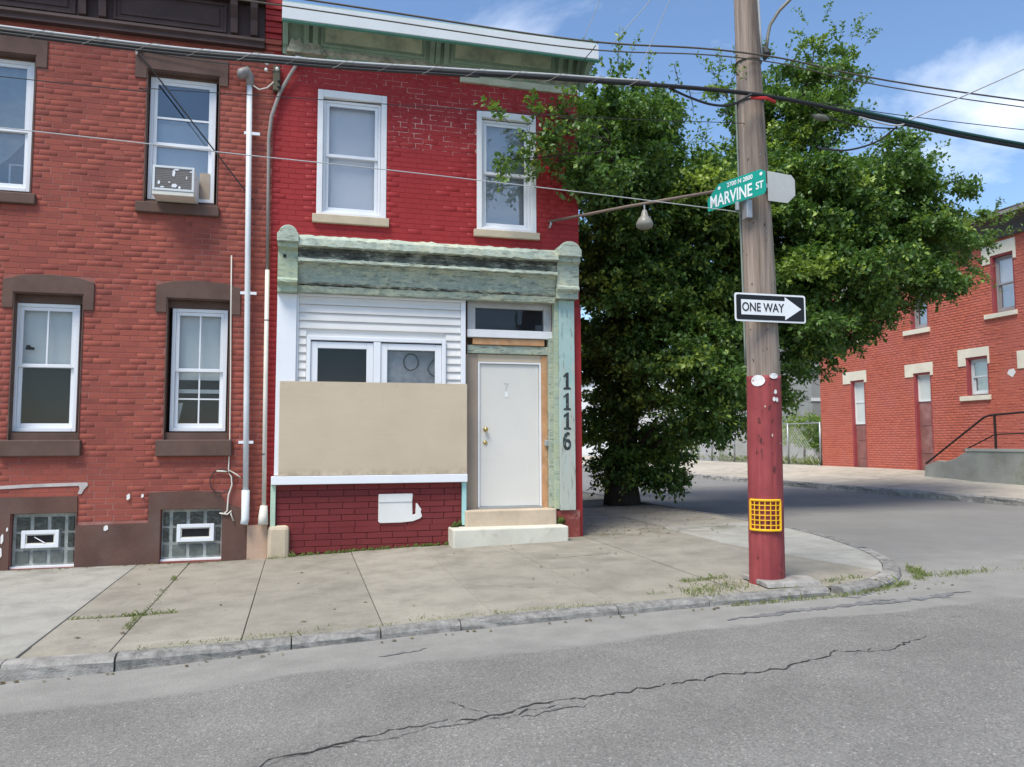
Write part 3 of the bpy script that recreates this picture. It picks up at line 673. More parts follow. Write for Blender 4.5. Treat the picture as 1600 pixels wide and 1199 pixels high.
# glass block basement windows with a little vent
def block_window(o, cols, vent, dusty):
    bw = box('basement_window', (o[0]+.01, o[1]-.01, .075, .11, o[2]+.02, o[3]-.01), m_block_joint, row, label='glass block basement window with a white vent')
    rows_ = [(o[2]+.05, o[2]+.20), (o[2]+.235, o[2]+.405), (o[2]+.435, o[2]+.60)]
    for j, (za, zb) in enumerate(rows_):
        for (xa, xb) in cols:
            xa_, xb_ = o[0]+.02+xa*(o[1]-o[0]-.04), o[0]+.02+xb*(o[1]-o[0]-.04)
            if j == 1 and not (xb_ < vent[0] or xa_ > vent[1]):
                if xa_ < vent[0]-.03: xb_ = vent[0]-.01
                elif xb_ > vent[1]+.03: xa_ = vent[1]+.01
                else: continue
            box('glass_block', (xa_+.008, xb_-.008, .062, .076, za, zb), m_block_dusty if j == 0 else m_block, bw, bevel=.006)
    v = frame(MB(), vent[0], vent[1], vent[2], vent[3], .045, .03, .07).build('vent_frame', m_vinyl, bw, bevel=.004)
    frame(MB(), vent[0]+.046, vent[1]-.046, vent[2]+.046, vent[3]-.046, .012, .042, .066).build('vent_flap', m_pipe2, bw)
    box('vent_opening', (vent[0]+.05, vent[1]-.05, .064, .068, vent[2]+.05, vent[3]-.05), m_sign_black, bw)
    box('window_sill', (o[0]+.005, o[1]-.005, .02, .12, o[2], o[2]+.022), m_white, bw)
    return bw
bw1 = block_window(B1, [(.03,.27),(.31,.55),(.59,.83),(.87,1.)], (-3.235, -2.83, .205, .415), 0)
MB().tube([(-3.10,.055,.335),(-2.98,.03,.265)], .006, 5).build('broken_flap_rod', m_vinyl, bw1)
bw2 = block_window(B2, [(0.,.12),(.16,.41),(.45,.70),(.74,1.)], (-1.50, -1.06, .22, .44), 0)
# caulk smear above the left basement window, chips of old paint
MB().prism([(-3.52,.955),(-3.1,.975),(-2.62,.985),(-2.53,.985),(-2.52,.95),(-2.56,.90),(-2.59,.845),(-2.63,.845),(-2.61,.91),(-2.62,.945),(-3.1,.935),(-3.52,.915)], -.012, -.006).build('caulk_smear', plain('old_caulk', (.48,.43,.41), .9, .2), row)
for (x, z, a, b) in ((-2.30,.425,.05,.07), (-2.06,.80,.04,.08), (-1.90,.81,.03,.05), (-3.42,.33,.03,.12), (-3.37,.44,.02,.05), (-3.44,.16,.05,.14)):
    MB().prism([(x-a/2,z-b*.4),(x-a*.1,z-b/2),(x+a/2,z-b*.2),(x+a*.4,z+b*.4),(x,z+b/2),(x-a/2,z+b*.25)], -.024, -.018).build('paint_chip', m_blot, row)
# roof cornice of the row house, brown timber
m = MB().sweep([(-.30,7.62),(0.,7.62),(0.,7.30),(-.14,7.30),(-.20,7.36),(-.34,7.40),(-.40,7.52)], -7, -.565); m.build('cornice', m_brown_dark, row)
corL = [o for o in C.objects if o.name.startswith('cornice')][-1]
MB().sweep([(-.10,6.71),(.0,6.71),(.0,6.83),(-.12,6.83),(-.13,6.79),(-.10,6.76)], -7, -.565).build('cornice_moulding', m_brown_dark, corL)
box('cornice_frieze', (-7, -.565, -.055, .0, 6.83, 7.30), m_brown_dark, corL)
for xa, xb in ((-6.7,-4.75), (-4.55,-2.85), (-2.42,-1.05)):
    frame(MB(), xa, xb, 6.87, 7.27, .035, -.075, -.055).build('cornice_panel', m_brown_dark, corL, bevel=.004)
    box('cornice_panel', (xa+.09, xb-.09, -.07, -.055, 6.95, 7.2), m_brown_dark, corL, bevel=.012)
for xc in (-6.85, -4.65, -2.76, -2.53, -.95, -.70):
    MB().sweep([(-.13,6.86),(-.055,6.83),(-.055,7.31),(-.26,7.31),(-.24,7.18),(-.16,7.05)], xc-.045, xc+.045).build('cornice_bracket', m_brown_dark, corL, bevel=.004)
# party wall top with stepped courses
for k in range(9):
    z0 = 6.73+k*.075; box('corbel_course', (-.56, -.345, -.03-.012*(k % 2)-.014*k, .1, z0, z0+.066), m_brick_red if k > 1 else m_brick_left, row, bevel=.004)
box('party_wall_cap', (-.56, -.345, -.012, .3, 6.721, 7.42), m_brick_red, row)
MB().box(-7, -.45, .31, 9, -.3, 6.7).build('house_body', m_dark, row)
box('roof', (-7, -.36, 0.01, 9, 7.45, 7.6), m_roof, row)
# fittings: service mast, drain pipe, cable
def pipe(name, pts, r, mat, parent, n=12): return MB().tube(pts, r, n).build(name, mat, parent, smooth=True)
p1 = pipe('service_mast', [(-.745,-.085,6.20),(-.72,-.085,4.0),(-.695,-.085,2.),(-.68,-.085,.80)], .036, m_pipe, row)
MB().tube([(-.68,-.085,.86),(-.678,-.085,.50),(-.69,-.105,.43)], [.05,.05,.048], 12).build('mast_shoe', m_pipe, p1, smooth=True)
MB().tube([(-.735,-.085,6.18),(-.745,-.09,6.30),(-.79,-.12,6.345),(-.84,-.16,6.30),(-.85,-.18,6.24)], [.05,.062,.075,.07,.045], 10).build('weatherhead', plain('weatherhead_grey', (.30,.28,.27), .6, .2, metal=.3), p1, smooth=True)
for z in (5.53, 3.4, 1.47): box('clamp', (-.70-.10+.02*(z < 2), -.70+.10, -.10, -.07, z-.018, z+.018), m_vinyl, p1)
p2 = pipe('drain_pipe', [(-.472,-.075,3.72),(-.465,-.075,2.),(-.455,-.075,.62)], .028, m_pipe2, row)
MB().tube([(-.455,-.075,.66),(-.46,-.08,.52),(-.46,-.11,.42)], [.045,.06,.062], 10).build('drain_shoe', m_pipe2, p2, smooth=True)
for z in (3.05, 1.31): MB().tube([(-.468,-.075,z),(-.468,-.075,z+.012)], .031, 10).build('pipe_joint', m_wire_dark, p2)
cable = MB().tube([(-.475,-.06,3.72),(-.485,-.06,4.9),(-.49,-.06,5.5),(-.46,-.06,5.80),(-.36,-.06,6.14),(-.22,-.07,6.42),(-.12,-.09,6.60)], [.020,.020,.024,.026,.026,.024,.022], 8).build('service_cable', m_cable_gray, row, smooth=True)
box('cable_head', (-.165, -.085, -.14, -.03, 6.585, 6.64), m_pipe, cable)
ins = box('insulator_bracket', (-.45, -.36, -.10, .0, 6.15, 6.50), plain('old_iron', (.10,.09,.06), .8, .3), row, bevel=.01)
for k, (x, z) in enumerate(((-.53, 6.50), (-.54, 6.41), (-.39, 6.53), (-.40, 6.44), (-.37,6.28), (-.37,6.20))):
    MB().tube([(x,-.10,z-.02),(x,-.10,z),(x,-.10,z+.025)], [.012,.026,.016], 8).build('insulator', m_blot if k < 4 else m_wire_dark, ins, smooth=True)
MB().tube([(-.70,-.1,6.18),(-.62,-.11,6.13),(-.52,-.10,6.17),(-.44,-.10,6.26)], .009, 6).build('service_lead', m_pipe2, ins)
# loose cables clipped along the wall
tag(MB().tube([(-.925,-.02,3.9),(-.915,-.02,3.2),(-.898,-.03,2.2),(-.89,-.03,1.40),(-.90,-.02,1.12),(-.80,-.05,1.06),(-.745,-.06,1.02)], .009, 6).build('phone_cable', m_pipe2, None, smooth=True), 'thin white cable running down the brick beside the lower right sash window', 'cable')
ring = [(-.98+.135*math.cos(a), -.035-.012*math.sin(a*2), .975+.15*math.sin(a)) for a in np.linspace(.6, 6.6, 28)]
tag(MB().tube(ring+[(-.82,-.04,1.0)], .007, 5).build('coiled_cable', m_wire_dark, None, smooth=True), 'loop of thin dark cable hanging on the brick near the service mast', 'cable')
tag(MB().tube([(-1.04,-.03,1.105),(-.90,-.04,1.10),(-.86,-.045,1.03),(-.85,-.04,.93),(-.89,-.03,.80),(-.90,-.03,.60),(-.94,-.03,.565),(-.99,-.03,.575),(-.90,-.035,.555),(-.85,-.035,.60),(-.855,-.035,.56),(-.82,-.04,.47)], .010, 6).build('loose_cable', m_pipe2, None, smooth=True), 'frayed white cable dangling below the dark cable loop', 'cable')

# air conditioner in the upper right window of the row house
ac = thing('air_conditioner', (-1.6, -.1, 4.54), 'white window air conditioner with peeling paint in the upstairs window', 'air conditioner')
box('case', (-1.845, -1.36, -.33, .13, 4.60, 4.915), m_white, ac, bevel=.008)
frame(MB(), -1.845, -1.36, 4.60, 4.915, .028, -.352, -.332).build('front_rim', m_pipe, ac, bevel=.004)
gr = box('grille', (-1.815, -1.39, -.341, -.332, 4.63, 4.885), plain('grille_grey', (.20,.19,.18), .6, .15), ac)
for k in range(11): box('fin', (-1.812, -1.393, -.345, -.341, 4.645+k*.022, 4.650+k*.022), m_cable_gray, gr)
for (x, z, a, b) in ((-1.60,4.83,.035,.09),(-1.57,4.875,.07,.02),(-1.77,4.70,.03,.05),(-1.59,4.67,.07,.05),(-1.73,4.645,.05,.02),(-1.45,4.78,.015,.04),(-1.40,4.86,.03,.02),(-1.53,4.65,.03,.04),(-1.65,4.71,.03,.015)):
    MB().prism([(x-a/2,z-b*.4),(x+a*.2,z-b/2),(x+a/2,z+b*.1),(x+a*.1,z+b/2),(x-a*.4,z+b*.3)], -.349, -.346).build('paint_flake', m_vinyl, gr)
box('drip_tray', (-1.845, -1.36, -.345, .13, 4.545, 4.598), m_pipe2, ac, bevel=.006)

# ------------------------------------------------------------------ corner house with the old shop front
ch = thing('corner_house', (1.7, 0, .1), 'bright red painted brick corner house with a boarded green shop front', 'house')
W1 = (.137, 1.071, 4.535, 6.275); W2 = (2.352, 3.235, 4.475, 6.225)
DOORWAY = (2.19, 3.47, .1, 3.47); SHOPW = (-.30, 2.18, 1.0, 3.45)
holesR = [W1, W2, DOORWAY, SHOPW]
wallR = wall_mesh('wall', -.44, 3.885, -.1, 6.72, 0, holesR, .28, m_mortar_red, ch)
bricks(wallR, -.44, 3.885, .10, 6.72, 0, holesR+[(-.34,3.80,3.42,4.22), (.09,1.105,4.41,4.54), (2.31,3.27,4.37,4.48), (-.345,3.78,-.2,3.45)], m_brick_red, pr=.0026, bv=.0018, seed=8, joint=.007, jit=.0003)
for (a, b, c, d) in ((.085,1.11,4.415,4.532), (2.305,3.275,4.37,4.472)): box('sill', (a, b, -.055, .1, c, d), m_sill, ch, bevel=.008)
for W_, lab in ((W1, 'white upstairs sash window with plain grey blind'), (W2, 'white upstairs sash window behind the overhanging branch')):
    cas = frame(MB(), W_[0], W_[1], W_[2], W_[3], .075, -.012, .13, wt=.10, wb=.04)
    o = cas.build('window_casing', m_white, ch, bevel=.006)
    sash_window(ch, W_[0]+.078, W_[1]-.078, W_[2]+.042, W_[3]-.115, .05, fw=.035, zm=(W_[2]+W_[3])/2-.02, blind=m_blind, label=lab, gm=m_glass if W_ is W1 else m_glass2)
# side and back of the house, roof
MB().box(3.70, 3.883, .282, 9, -.1, 6.9).build('side_wall', m_brick_red, ch); MB().box(-.43, 3.69, .30, 9, -.1, 6.9).build('house_body', m_dark, ch)
box('roof', (-.34, 3.88, -.04, 9, 7.12, 7.26), m_roof, ch)
# roof cornice
cor = MB().sweep([(-.06,6.69),(.0,6.69),(.0,7.2),(-.2,7.2),(-.075,6.78)], -.335, 3.885).build('roof_cornice', m_frieze, ch)
for (xa, xb) in ((.16, 1.60), (1.95, 3.49)):
    def ft(u, d, z): return (u, -.08-(z-6.80)/.40*.105+d, z)
    frame(MB(ft), xa, xb, 6.83, 7.17, .03, -.022, .0).build('panel_frame', m_frieze, cor, bevel=.004)
    box('panel', (xa+.06, xb-.06, -.014, .0, 6.90, 7.11), m_frieze_panel, cor, bevel=.008, T=ft)
for xc in (-.30, -.03, .09, 1.68, 1.76, 1.88, 3.57, 3.72, 3.85):
    MB().sweep([(-.115,6.80),(-.07,6.77),(-.07,7.2),(-.30,7.2),(-.27,7.1),(-.20,6.98)], xc-.035, xc+.035).build('bracket', m_frieze, cor, bevel=.005)
r_ = np.random.default_rng(4)
MB().sweep([(-.10,6.755),(-.04,6.69),(.0,6.69),(.0,6.80),(-.08,6.81)], -.30, 3.86, 70, .007, 3).build('frieze_ledge', m_crumb, cor)
poly = [(-.28,6.70)]+[(-.28+.055*k, 6.80+r_.uniform(0,.10)) for k in range(1, 9)]+[(.24,6.70)]
MB().prism(poly, -.13, -.03).build('broken_plaster', m_crumb, cor)
MB().sweep([(-.05,6.60),(.0,6.60),(.0,6.688),(-.07,6.688)], 2.1, 3.84, 20, .003, 8).build('loose_board', plain('loose_board_cream', (.50,.52,.42), .8, .2), cor)
g = MB().sweep([(-.545,6.925),(-.50,6.915),(-.18,7.17),(-.18,7.24),(-.545,7.14)], -.335, 4.02).build('gutter', m_gutter, cor, bevel=.004)
MB().sweep([(-.535,6.905),(-.49,6.898),(-.47,6.918),(-.53,6.922)], -.335, 4.02).build('gutter_trim', m_teal, g)
MB().sweep([(-.50,7.15),(.1,7.30),(.1,7.33),(-.52,7.172)], -.335, 4.0).build('roof_edge', plain('roof_edge_mint', (.55,.68,.62), .5, .06), cor)
MB().sweep([(-.47,6.92),(-.06,6.64),(-.02,6.70),(-.02,7.2),(-.2,7.19)], 3.888, 3.965).build('cornice_return', m_frieze, cor)

# shop front cornice between two console blocks
prof_c = [(-.34,4.02),(-.30,4.01),(-.0,4.01),(.0,4.22),(-.10,4.215),(-.26,4.17),(-.335,4.11)]
sc_ = MB().sweep(prof_c, -.085, 3.46, 60, .005, 2).build('shop_cornice', m_green_light, ch)
MB().sweep([(-.275,3.87),(-.20,3.86),(.0,3.86),(.0,4.008),(-.25,4.008),(-.235,3.96),(-.255,3.955),(-.24,3.91)], -.085, 3.46, 70, .006, 5).build('cornice_band', m_green_dark, sc_)
MB().sweep([(-.295,3.825),(-.28,3.815),(.0,3.815),(.0,3.858),(-.285,3.862)], -.085, 3.46, 60, .004, 6).build('cornice_ledge', m_green_light, sc_)
MB().sweep([(-.16,3.56),(.0,3.56),(.0,3.813),(-.24,3.813),(-.19,3.76),(-.165,3.67)], -.085, 3.46, 60, .0035, 7).build('cornice_frieze', m_green_old, sc_)
MB().sweep([(-.185,3.535),(-.15,3.525),(.0,3.525),(.0,3.558),(-.19,3.558)], -.085, 3.46, 60, .004, 9).build('cornice_ledge', m_green_dark, sc_)
MB().sweep([(-.155,3.44),(.0,3.44),(.0,3.523),(-.175,3.523)], -.085, 3.46, 60, .003, 10).build('cornice_base', m_green_old, sc_)
def console(x0, x1, zb, zt, seed):
    xm = (x0+x1)/2; w = (x1-x0)/2
    k = MB().sweep([(-.22,zb),(.0,zb),(.0,zt-.20),(-.32,zt-.20),(-.32,zt-.26),(-.25,zt-.30),(-.25,zb+.18),(-.28,zb+.15),(-.28,zb+.12),(-.22,zb+.08)], x0, x1, 4, .003, seed).build('console', m_yellowgreen if x0 < 0 else m_green_old, sc_)
    top = [(x0-.012, zt-.20), (x1+.012, zt-.20), (x1+.012, zt-.10)]+[(xm+w*.95*math.cos(a), zt-.10+.12*math.sin(a)) for a in np.linspace(.25, math.pi-.25, 9)]+[(x0-.012, zt-.10)]
    MB().prism(top, -.36, -.02).build('console_cap', m_green_light, sc_, bevel=.012)
console(-.338, -.088, 3.42, 4.25, 3); console(3.465, 3.79, 3.50, 4.28, 4)
tag(MB().box(-.27, -.235, -.262, -.25, 3.86, 3.90).build('nail_hole', m_dark, sc_))

# white corner board, siding, window, board, sill band, bulkhead
box('corner_board', (-.338, -.092, -.10, .02, 1.04, 3.418), m_vinyl, ch, bevel=.004)
wall_mesh('siding_backing', -.092, 2.18, 1.0, 3.44, -.02, [(.06, 1.88, 1.62, 2.85)], .04, m_siding, ch)
sid = MB().box(-.09, 2.18, -.062, -.02, 3.405, 3.438).box(2.112, 2.18, -.066, -.02, 2.2, 3.405).box(-.09, -.062, -.062, -.02, 2.2, 3.405).build('siding', m_vinyl, ch, bevel=.003)
def plank(xa, xb, z0, z1): MB().sweep([(-.052,z0),(-.022,z0+.004),(-.022,z1),(-.030,z1),(-.050,z0+.018)], xa, xb).build('plank', m_siding, sid)
zs_ = [3.405-.108*k for k in range(12)]
for k in range(11):
    if zs_[k+1] > 2.87: plank(-.06, 2.11, zs_[k+1], zs_[k]-.002)
    else:
        plank(-.06, .035, zs_[k+1], zs_[k]-.002); plank(1.905, 2.11, zs_[k+1], zs_[k]-.002)
wsh = frame(MB(), .04, 1.90, 1.6, 2.872, .055, -.085, -.02).build('shop_window', m_vinyl, ch, bevel=.006)
MB().box(.915, 1.01, -.08, -.02, 1.6, 2.815).build('mullion', m_vinyl, wsh, bevel=.004)
for (xa, xb, mt_) in ((.098, .912, None), (1.013, 1.842, None)):
    frame(MB(), xa, xb, 1.62, 2.80, .088, -.062, -.022).build('sash', m_vinyl, wsh, bevel=.006)
    box('pane', (xa+.08, xb-.08, -.036, -.032, 1.7, 2.715), m_glass, wsh)
m = MB(); m.add([(-.05,.05,1.2),(2.15,.05,1.2),(2.15,1.5,1.2),(-.05,1.5,1.2),(-.05,.05,3.2),(2.15,.05,3.2),(2.15,1.5,3.2),(-.05,1.5,3.2)], [(0,1,2,3),(7,6,5,4),(1,5,6,2),(2,6,7,3),(3,7,4,0)]); m.build('room', plain('shop_room', (.10,.095,.085), .9, .4, 3, 9, 0), wsh)
box('paper_on_glass', (1.05, 1.80, .02, .026, 1.7, 2.75), plain('paper_grey', (.36,.37,.385), .8, .3, 2.2, 12, 0), wsh)
ringp = [(1.43+.10*math.cos(a), .0, 2.56+.115*math.sin(a)) for a in np.linspace(0, 6.28, 18)]
MB().tube(ringp, .008, 5, cap=False).build('hanging_ring', m_wire_dark, wsh); MB().tube([(1.79,.0,2.66),(1.70,.0,2.55),(1.66,.0,2.47),(1.70,.0,2.40),(1.80,.0,2.34)], .009, 5).build('hanging_wire', m_wire_dark, wsh)
box('plywood_board', (-.285, 2.188, -.128, -.108, 1.035, 2.262), m_board, ch, bevel=.002, label='flat tan painted board covering the shop window')
for k, (x, z) in enumerate([(-.25+.485*i, zz3) for i in range(6) for zz3 in (1.07, 2.225)]+[(.78, 2.0)]):
    MB().tube([(x+.02*math.sin(k*3), -.1285, z), (x+.02*math.sin(k*3), -.1295, z)], .006, 7).build('nail_head', m_cable_gray, ch)
box('sill_band', (-.372, 2.192, -.150, .0, .922, 1.030), m_vinyl, ch, bevel=.006)
box('corner_strip', (-.375, -.312, -.10, -.02, .385, .918), m_mint, ch, bevel=.005)
box('corner_strip', (2.128, 2.188, -.10, -.02, .335, .918), m_aqua_flat, ch, bevel=.005)
blk = box('bulkhead', (-.31, 2.128, -.046, -.001, -.1, .918), m_joint_dark, ch, label='dark red brick bulkhead under the boarded window')
bricks(blk, -.128, 2.126, .03, .35, -.046, [], m_brick_bulk, course=.0816, blen=.335, joint=.009, pr=.006, bv=.002, seed=5)
bricks(blk, -.308, 2.126, .35, .92, -.046, [], m_brick_bulk, course=.0816, blen=.335, joint=.009, pr=.006, bv=.002, seed=6)
pt = [(1.0,.415),(1.02,.392),(1.30,.392),(1.46,.405),(1.56,.44),(1.585,.47),(1.565,.53),(1.575,.56),(1.545,.60),(1.52,.64),(1.50,.645),(1.495,.50),(1.455,.49),(1.45,.66),(1.46,.765),(1.40,.775),(1.02,.775),(1.0,.75)]
MB().prism(pt, -.068, -.050).build('mortar_patch', m_blot, ch, bevel=.004, label='white mortar patch on the dark red bulkhead')
box('mortar_patch', (1.0, 1.45, -.078, -.066, .665, .775), m_blot, ch, bevel=.008)
box('base_stone', (-.405, -.135, -.13, .02, -.1, .40), m_sill, ch, bevel=.05, label='worn cream stone block at the foot of the shop front')
box('plinth_strip', (-.655, -.41, -.035, .0, -.1, .41), plain('plinth_peach', (.52,.36,.26), .85, .12), ch)

# doorway: transom, timber, door, jambs, pilaster
m = MB(); m.box(2.192, 3.47, .24, .28, .45, 3.46); m.build('doorway_back', m_board2, ch)
tr = frame(MB(), 2.225, 3.468, 2.955, 3.462, .115, .035, .11, wt=.10, wb=.10).build('transom', plain('transom_grey_paint', (.46,.47,.47), .7, .12, 4, 40, .2, stains=[((.30,.30,.29), 6, .55, .7, .5)]), ch, bevel=.006)
box('pane', (2.335, 3.35, .085, .09, 3.05, 3.37), m_glass, tr); box('room', (2.3, 3.38, .12, .14, 3.02, 3.4), m_dark, tr)
box('transom_sill', (2.215, 3.47, -.005, .08, 2.935, 3.045), m_white, tr, bevel=.008)
box('timber_batten', (2.30, 3.355, .02, .09, 2.835, 2.925), m_timber, ch, bevel=.004)
box('door_beam', (2.225, 3.44, .04, .12, 2.712, 2.828), m_green_old, ch, bevel=.005)
box('jamb_board', (2.195, 2.382, .075, .11, .53, 2.705), m_board2, ch, bevel=.002); box('jamb_board', (2.384, 3.318, .078, .11, 2.602, 2.705), m_board, ch, bevel=.002)
box('jamb_timber', (3.318, 3.405, .06, .12, .52, 2.703), m_timber, ch, bevel=.004)
frame(MB(), 2.386, 3.316, .525, 2.598, .026, .07, .115, wb=.012).build('door_frame', m_white, ch, bevel=.003)
door = box('door', (2.418, 3.284, .094, .135, .565, 2.566), m_offwhite, ch, bevel=.003, label='plain off-white steel front door')
for z, kk in ((1.64, 1), (1.455, 0)):
    MB().tube([(2.495,.094,z),(2.495,.075,z),(2.495,.06,z),(2.495,.04,z),(2.495,.028,z)] if kk else [(2.495,.094,z),(2.495,.083,z),(2.495,.078,z)], [.028,.016,.03,.033,.015] if kk else [.03,.03,.018], 14).build('door_knob' if kk else 'deadbolt', m_brass, door, smooth=True)
m_faint = plain('faded_sticker', (.50,.51,.49), .7, .1)
MB().prism([(2.765,2.30),(2.835,2.30),(2.835,2.285),(2.80,2.20),(2.785,2.20),(2.815,2.282),(2.765,2.282)], .0905, .0935).build('door_numeral', m_faint, door)
MB().prism([(2.785,2.175),(2.825,2.175),(2.825,2.11),(2.84,2.10),(2.77,2.10),(2.785,2.11)], .0905, .0935).build('door_numeral', plain('faded_sticker_pale', (.80,.80,.79), .5, .02), door)
box('threshold', (2.388, 3.314, .03, .13, .535, .562), m_galv, ch)
lb = box('lock_box', (3.355, 3.425, .02, .06, 1.40, 1.49), m_galv, ch, bevel=.012)
box('jamb_post', (3.407, 3.468, -.02, .2, .535, 2.95), m_green_old, ch, bevel=.004)
pil = box('pilaster', (3.528, 3.765, -.115, .0, .50, 3.495), m_aqua, ch, bevel=.006, label='peeling aqua pilaster with the house number')
box('pilaster_edge', (3.466, 3.526, -.10, .02, .52, 3.495), m_yellowgreen, pil, bevel=.004)
box('pilaster_base', (3.475, 3.84, -.085, .0, .02, .498), plain('base_red', (.24,.055,.045), .85, .2, 4, 40, .3, stains=[((.40,.25,.21), 7, .58, .68, .7)]), ch, bevel=.008)
box('wall_end', (3.768, 3.895, -.03, .0, .10, 3.42), m_brick_red, ch, bevel=.004)
def one(z): return [(3.592,z-.12),(3.700,z-.12),(3.700,z-.092),(3.670,z-.085),(3.670,z+.128),(3.640,z+.125),(3.588,z+.080),(3.594,z+.052),(3.625,z+.070),(3.625,z-.085),(3.592,z-.092)]
for z in (2.325, 2.03, 1.755): MB().prism(one(z), -.1175, -.1145).build('numeral', m_ink, pil)
o6 = [(3.682,1.590),(3.645,1.605),(3.606,1.58),(3.582,1.52),(3.577,1.46),(3.582,1.40),(3.605,1.355),(3.642,1.342),(3.682,1.360),(3.700,1.41),(3.697,1.460),(3.672,1.50),(3.645,1.505),(3.625,1.495),(3.634,1.53),(3.650,1.555),(3.675,1.55)]
MB().prism(o6, -.1175, -.1145).build('numeral', m_ink, pil)
MB().prism([(3.622,1.42),(3.635,1.39),(3.652,1.388),(3.662,1.415),(3.658,1.445),(3.643,1.458),(3.627,1.448)], -.1182, -.1172).build('numeral_counter', m_aqua, pil)
# two stone steps
box('step', (2.165, 3.462, -.16, .24, .29, .532), m_step1, ch, bevel=.018, label='upper cream stone doorstep')
box('step', (1.945, 3.548, -.42, .0, -.06, .315), m_step2, ch, bevel=.02, label='lower whitewashed doorstep')
# moss at the foot of the bulkhead
r2 = np.random.default_rng(9); m = MB()
for k in range(90):
    x = r2.uniform(-.12, 1.95); z = float(S(x, -.08)); q = r2.uniform(.012, .03)
    m.tube([(x-q, -.06-r2.uniform(0,.03), z-.01), (x, -.065, z+q*.8), (x+q, -.06, z-.01)], [q*.5, q, q*.5], 5)
for (x, y, z, q) in ((2.02,-.12,.33,.05),(1.98,-.1,.22,.03),(3.52,-.10,.35,.05),(3.56,-.12,.36,.04),(2.1,-.06,.35,.04)):
    m.tube([(x-q, y, z-.02), (x, y-.01, z+q*.5), (x+q, y, z-.02)], [q*.4, q, q*.4], 6)
tag(m.build('moss', m_moss, None, smooth=True), 'green moss growing along the foot of the bulkhead', 'moss', kind='stuff')

# diagonal lamp arm at the house corner, with its glass shade
la = thing('corner_lamp', (3.42, -.05, 4.65), 'old lamp on a rusty pipe arm sticking out from the house corner', 'lamp')
a0, a1 = Vector((3.42, -.03, 4.655)), Vector((5.0, -2.05, 4.60))
MB().tube([a0, a0.lerp(a1, .5)+Vector((0, 0, .012)), a1], .021, 8).build('arm', plain('rusty_pipe', (.20,.15,.12), .7, .25), la, smooth=True)
MB().tube([(3.42,-.005,4.57),(3.42,-.06,4.56),(3.44,-.07,4.62),(3.43,-.04,4.655)], .016, 6).build('wall_hook', m_galv, la, smooth=True)
lp = a0.lerp(a1, .60)
MB().tube([lp, lp-Vector((0,0,.10))], .012, 6).build('stem', m_galv, la)
MB().tube([lp-Vector((0,0,q)) for q in (.08,.11,.16,.20,.26,.31,.335)], [.028,.04,.05,.085,.115,.108,.065], 16).build('shade', plain('lamp_shade_grey', (.24,.23,.195), .35, .2, 6, 30, .05), la, smooth=True)

# ------------------------------------------------------------------ house across the side street
TX = lambda u, d, z: (17.5+d, -u, z)
rh = thing('far_house', (17.6, 8, .6), 'orange-red brick house with cream lintels across the side street', 'house')
D1 = (-11.36,-10.70,.55,3.45); D2 = (-8.60,-7.94,.60,3.46); W3 = (-6.68,-5.97,2.68,3.72); W4 = (-5.75,-5.05,4.79,6.32); W5 = (-8.62,-7.95,4.76,6.3); W6 = (-11.4,-10.7,4.76,6.3); W7 = (-4.85,-4.15,2.3,3.5)
hF = [D1, D2, W3, W4, W5, W6, W7]
wallF = wall_mesh('wall', -12.95, 0., .2, 6.9, 0, hF, .3, m_mortar_far, rh, T=TX)
lF = [(-11.72,-10.60,3.36,3.75), (-8.92,-7.85,3.36,3.74), (-6.93,-5.92,3.50,3.96), (-6.0,-4.97,6.12,6.65), (-8.9,-7.85,6.1,6.6), (-11.7,-10.6,6.1,6.6), (-5.08,-4.0,3.28,3.73)]
sF = [(-6.90,-5.92,2.55,2.68), (-5.98,-5.0,4.67,4.79), (-8.9,-7.88,4.62,4.76), (-11.6,-10.6,4.62,4.76)]
bricks(wallF, -12.95, 0., .3, 6.9, 0, hF+lF+sF, m_brick_far, T=TX, rot=R(-90), nmax=300, seed=21, hide=[(880,1330,0,1199),(1330,1500,0,545)])
for l, o in zip(lF, (D1, D2, W3, W4, W5, W6, W7)): MB(TX).prism(cut_lintel(*l, o[0], o[1], o[3]), -.03, 0.).build('lintel', m_cream, rh, bevel=.005)
for s4 in sF: box('sill', (s4[0], s4[1], -.06, .05, s4[2], s4[3]-.002), m_cream, rh, T=TX, bevel=.006)
for o in hF:
    m = MB(TX); m.box(o[0], o[0]+.07, -.005, .16, o[2], o[3]).box(o[1]-.03, o[1], -.005, .16, o[2], o[3]).box(o[0]+.07, o[1]-.03, -.003, .16, o[3]-.05, o[3]); m.build('reveal', m_pinkred, rh)
m_shade_w = plain('window_board_pale', (.62,.66,.62), .6, .06)
for (o, z) in ((D1, 2.02), (D2, 2.62)):
    x0_, x1_ = o[0]+.072, o[1]-.032
    dw = frame(MB(TX), x0_, x1_, z, o[3]-.052, .04, .08, .13).build('window', m_white, rh)
    box('pane', (x0_+.03, x1_-.03, .10, .104, z+.02, o[3]-.08), m_shade_w, dw, T=TX)
    if o is D1: box('glazing_bar', (x0_+.04, x1_-.04, .085, .10, 2.72, 2.75), m_white, dw, T=TX)
    dr_ = box('door', (x0_, x1_, .10, .14, o[2]+.02, z-.005), m_brownpink, rh, T=TX, label='faded brownish door panel')
    for q in (.25, .65): box('door_panel', (x0_+.09, x1_-.09, .09, .10, o[2]+q*(z-o[2]), o[2]+(q+.28)*(z-o[2])), m_brownpink, dr_, T=TX, bevel=.008)
for o in (W3, W4, W5, W6, W7): sash_window(rh, o[0]+.075, o[1]-.035, o[2]+.03, o[3]-.055, .08, fw=.05, mat=plain('window_paint_grey', (.34,.31,.31), .6, .1) if o is not W3 else m_pipe, blind=m_blind if o is W4 else m_shade, T=TX, gm=m_glass)
MB(TX).box(-12.94, -.02, .32, 9, .2, 6.85).build('house_body', m_dark, rh)
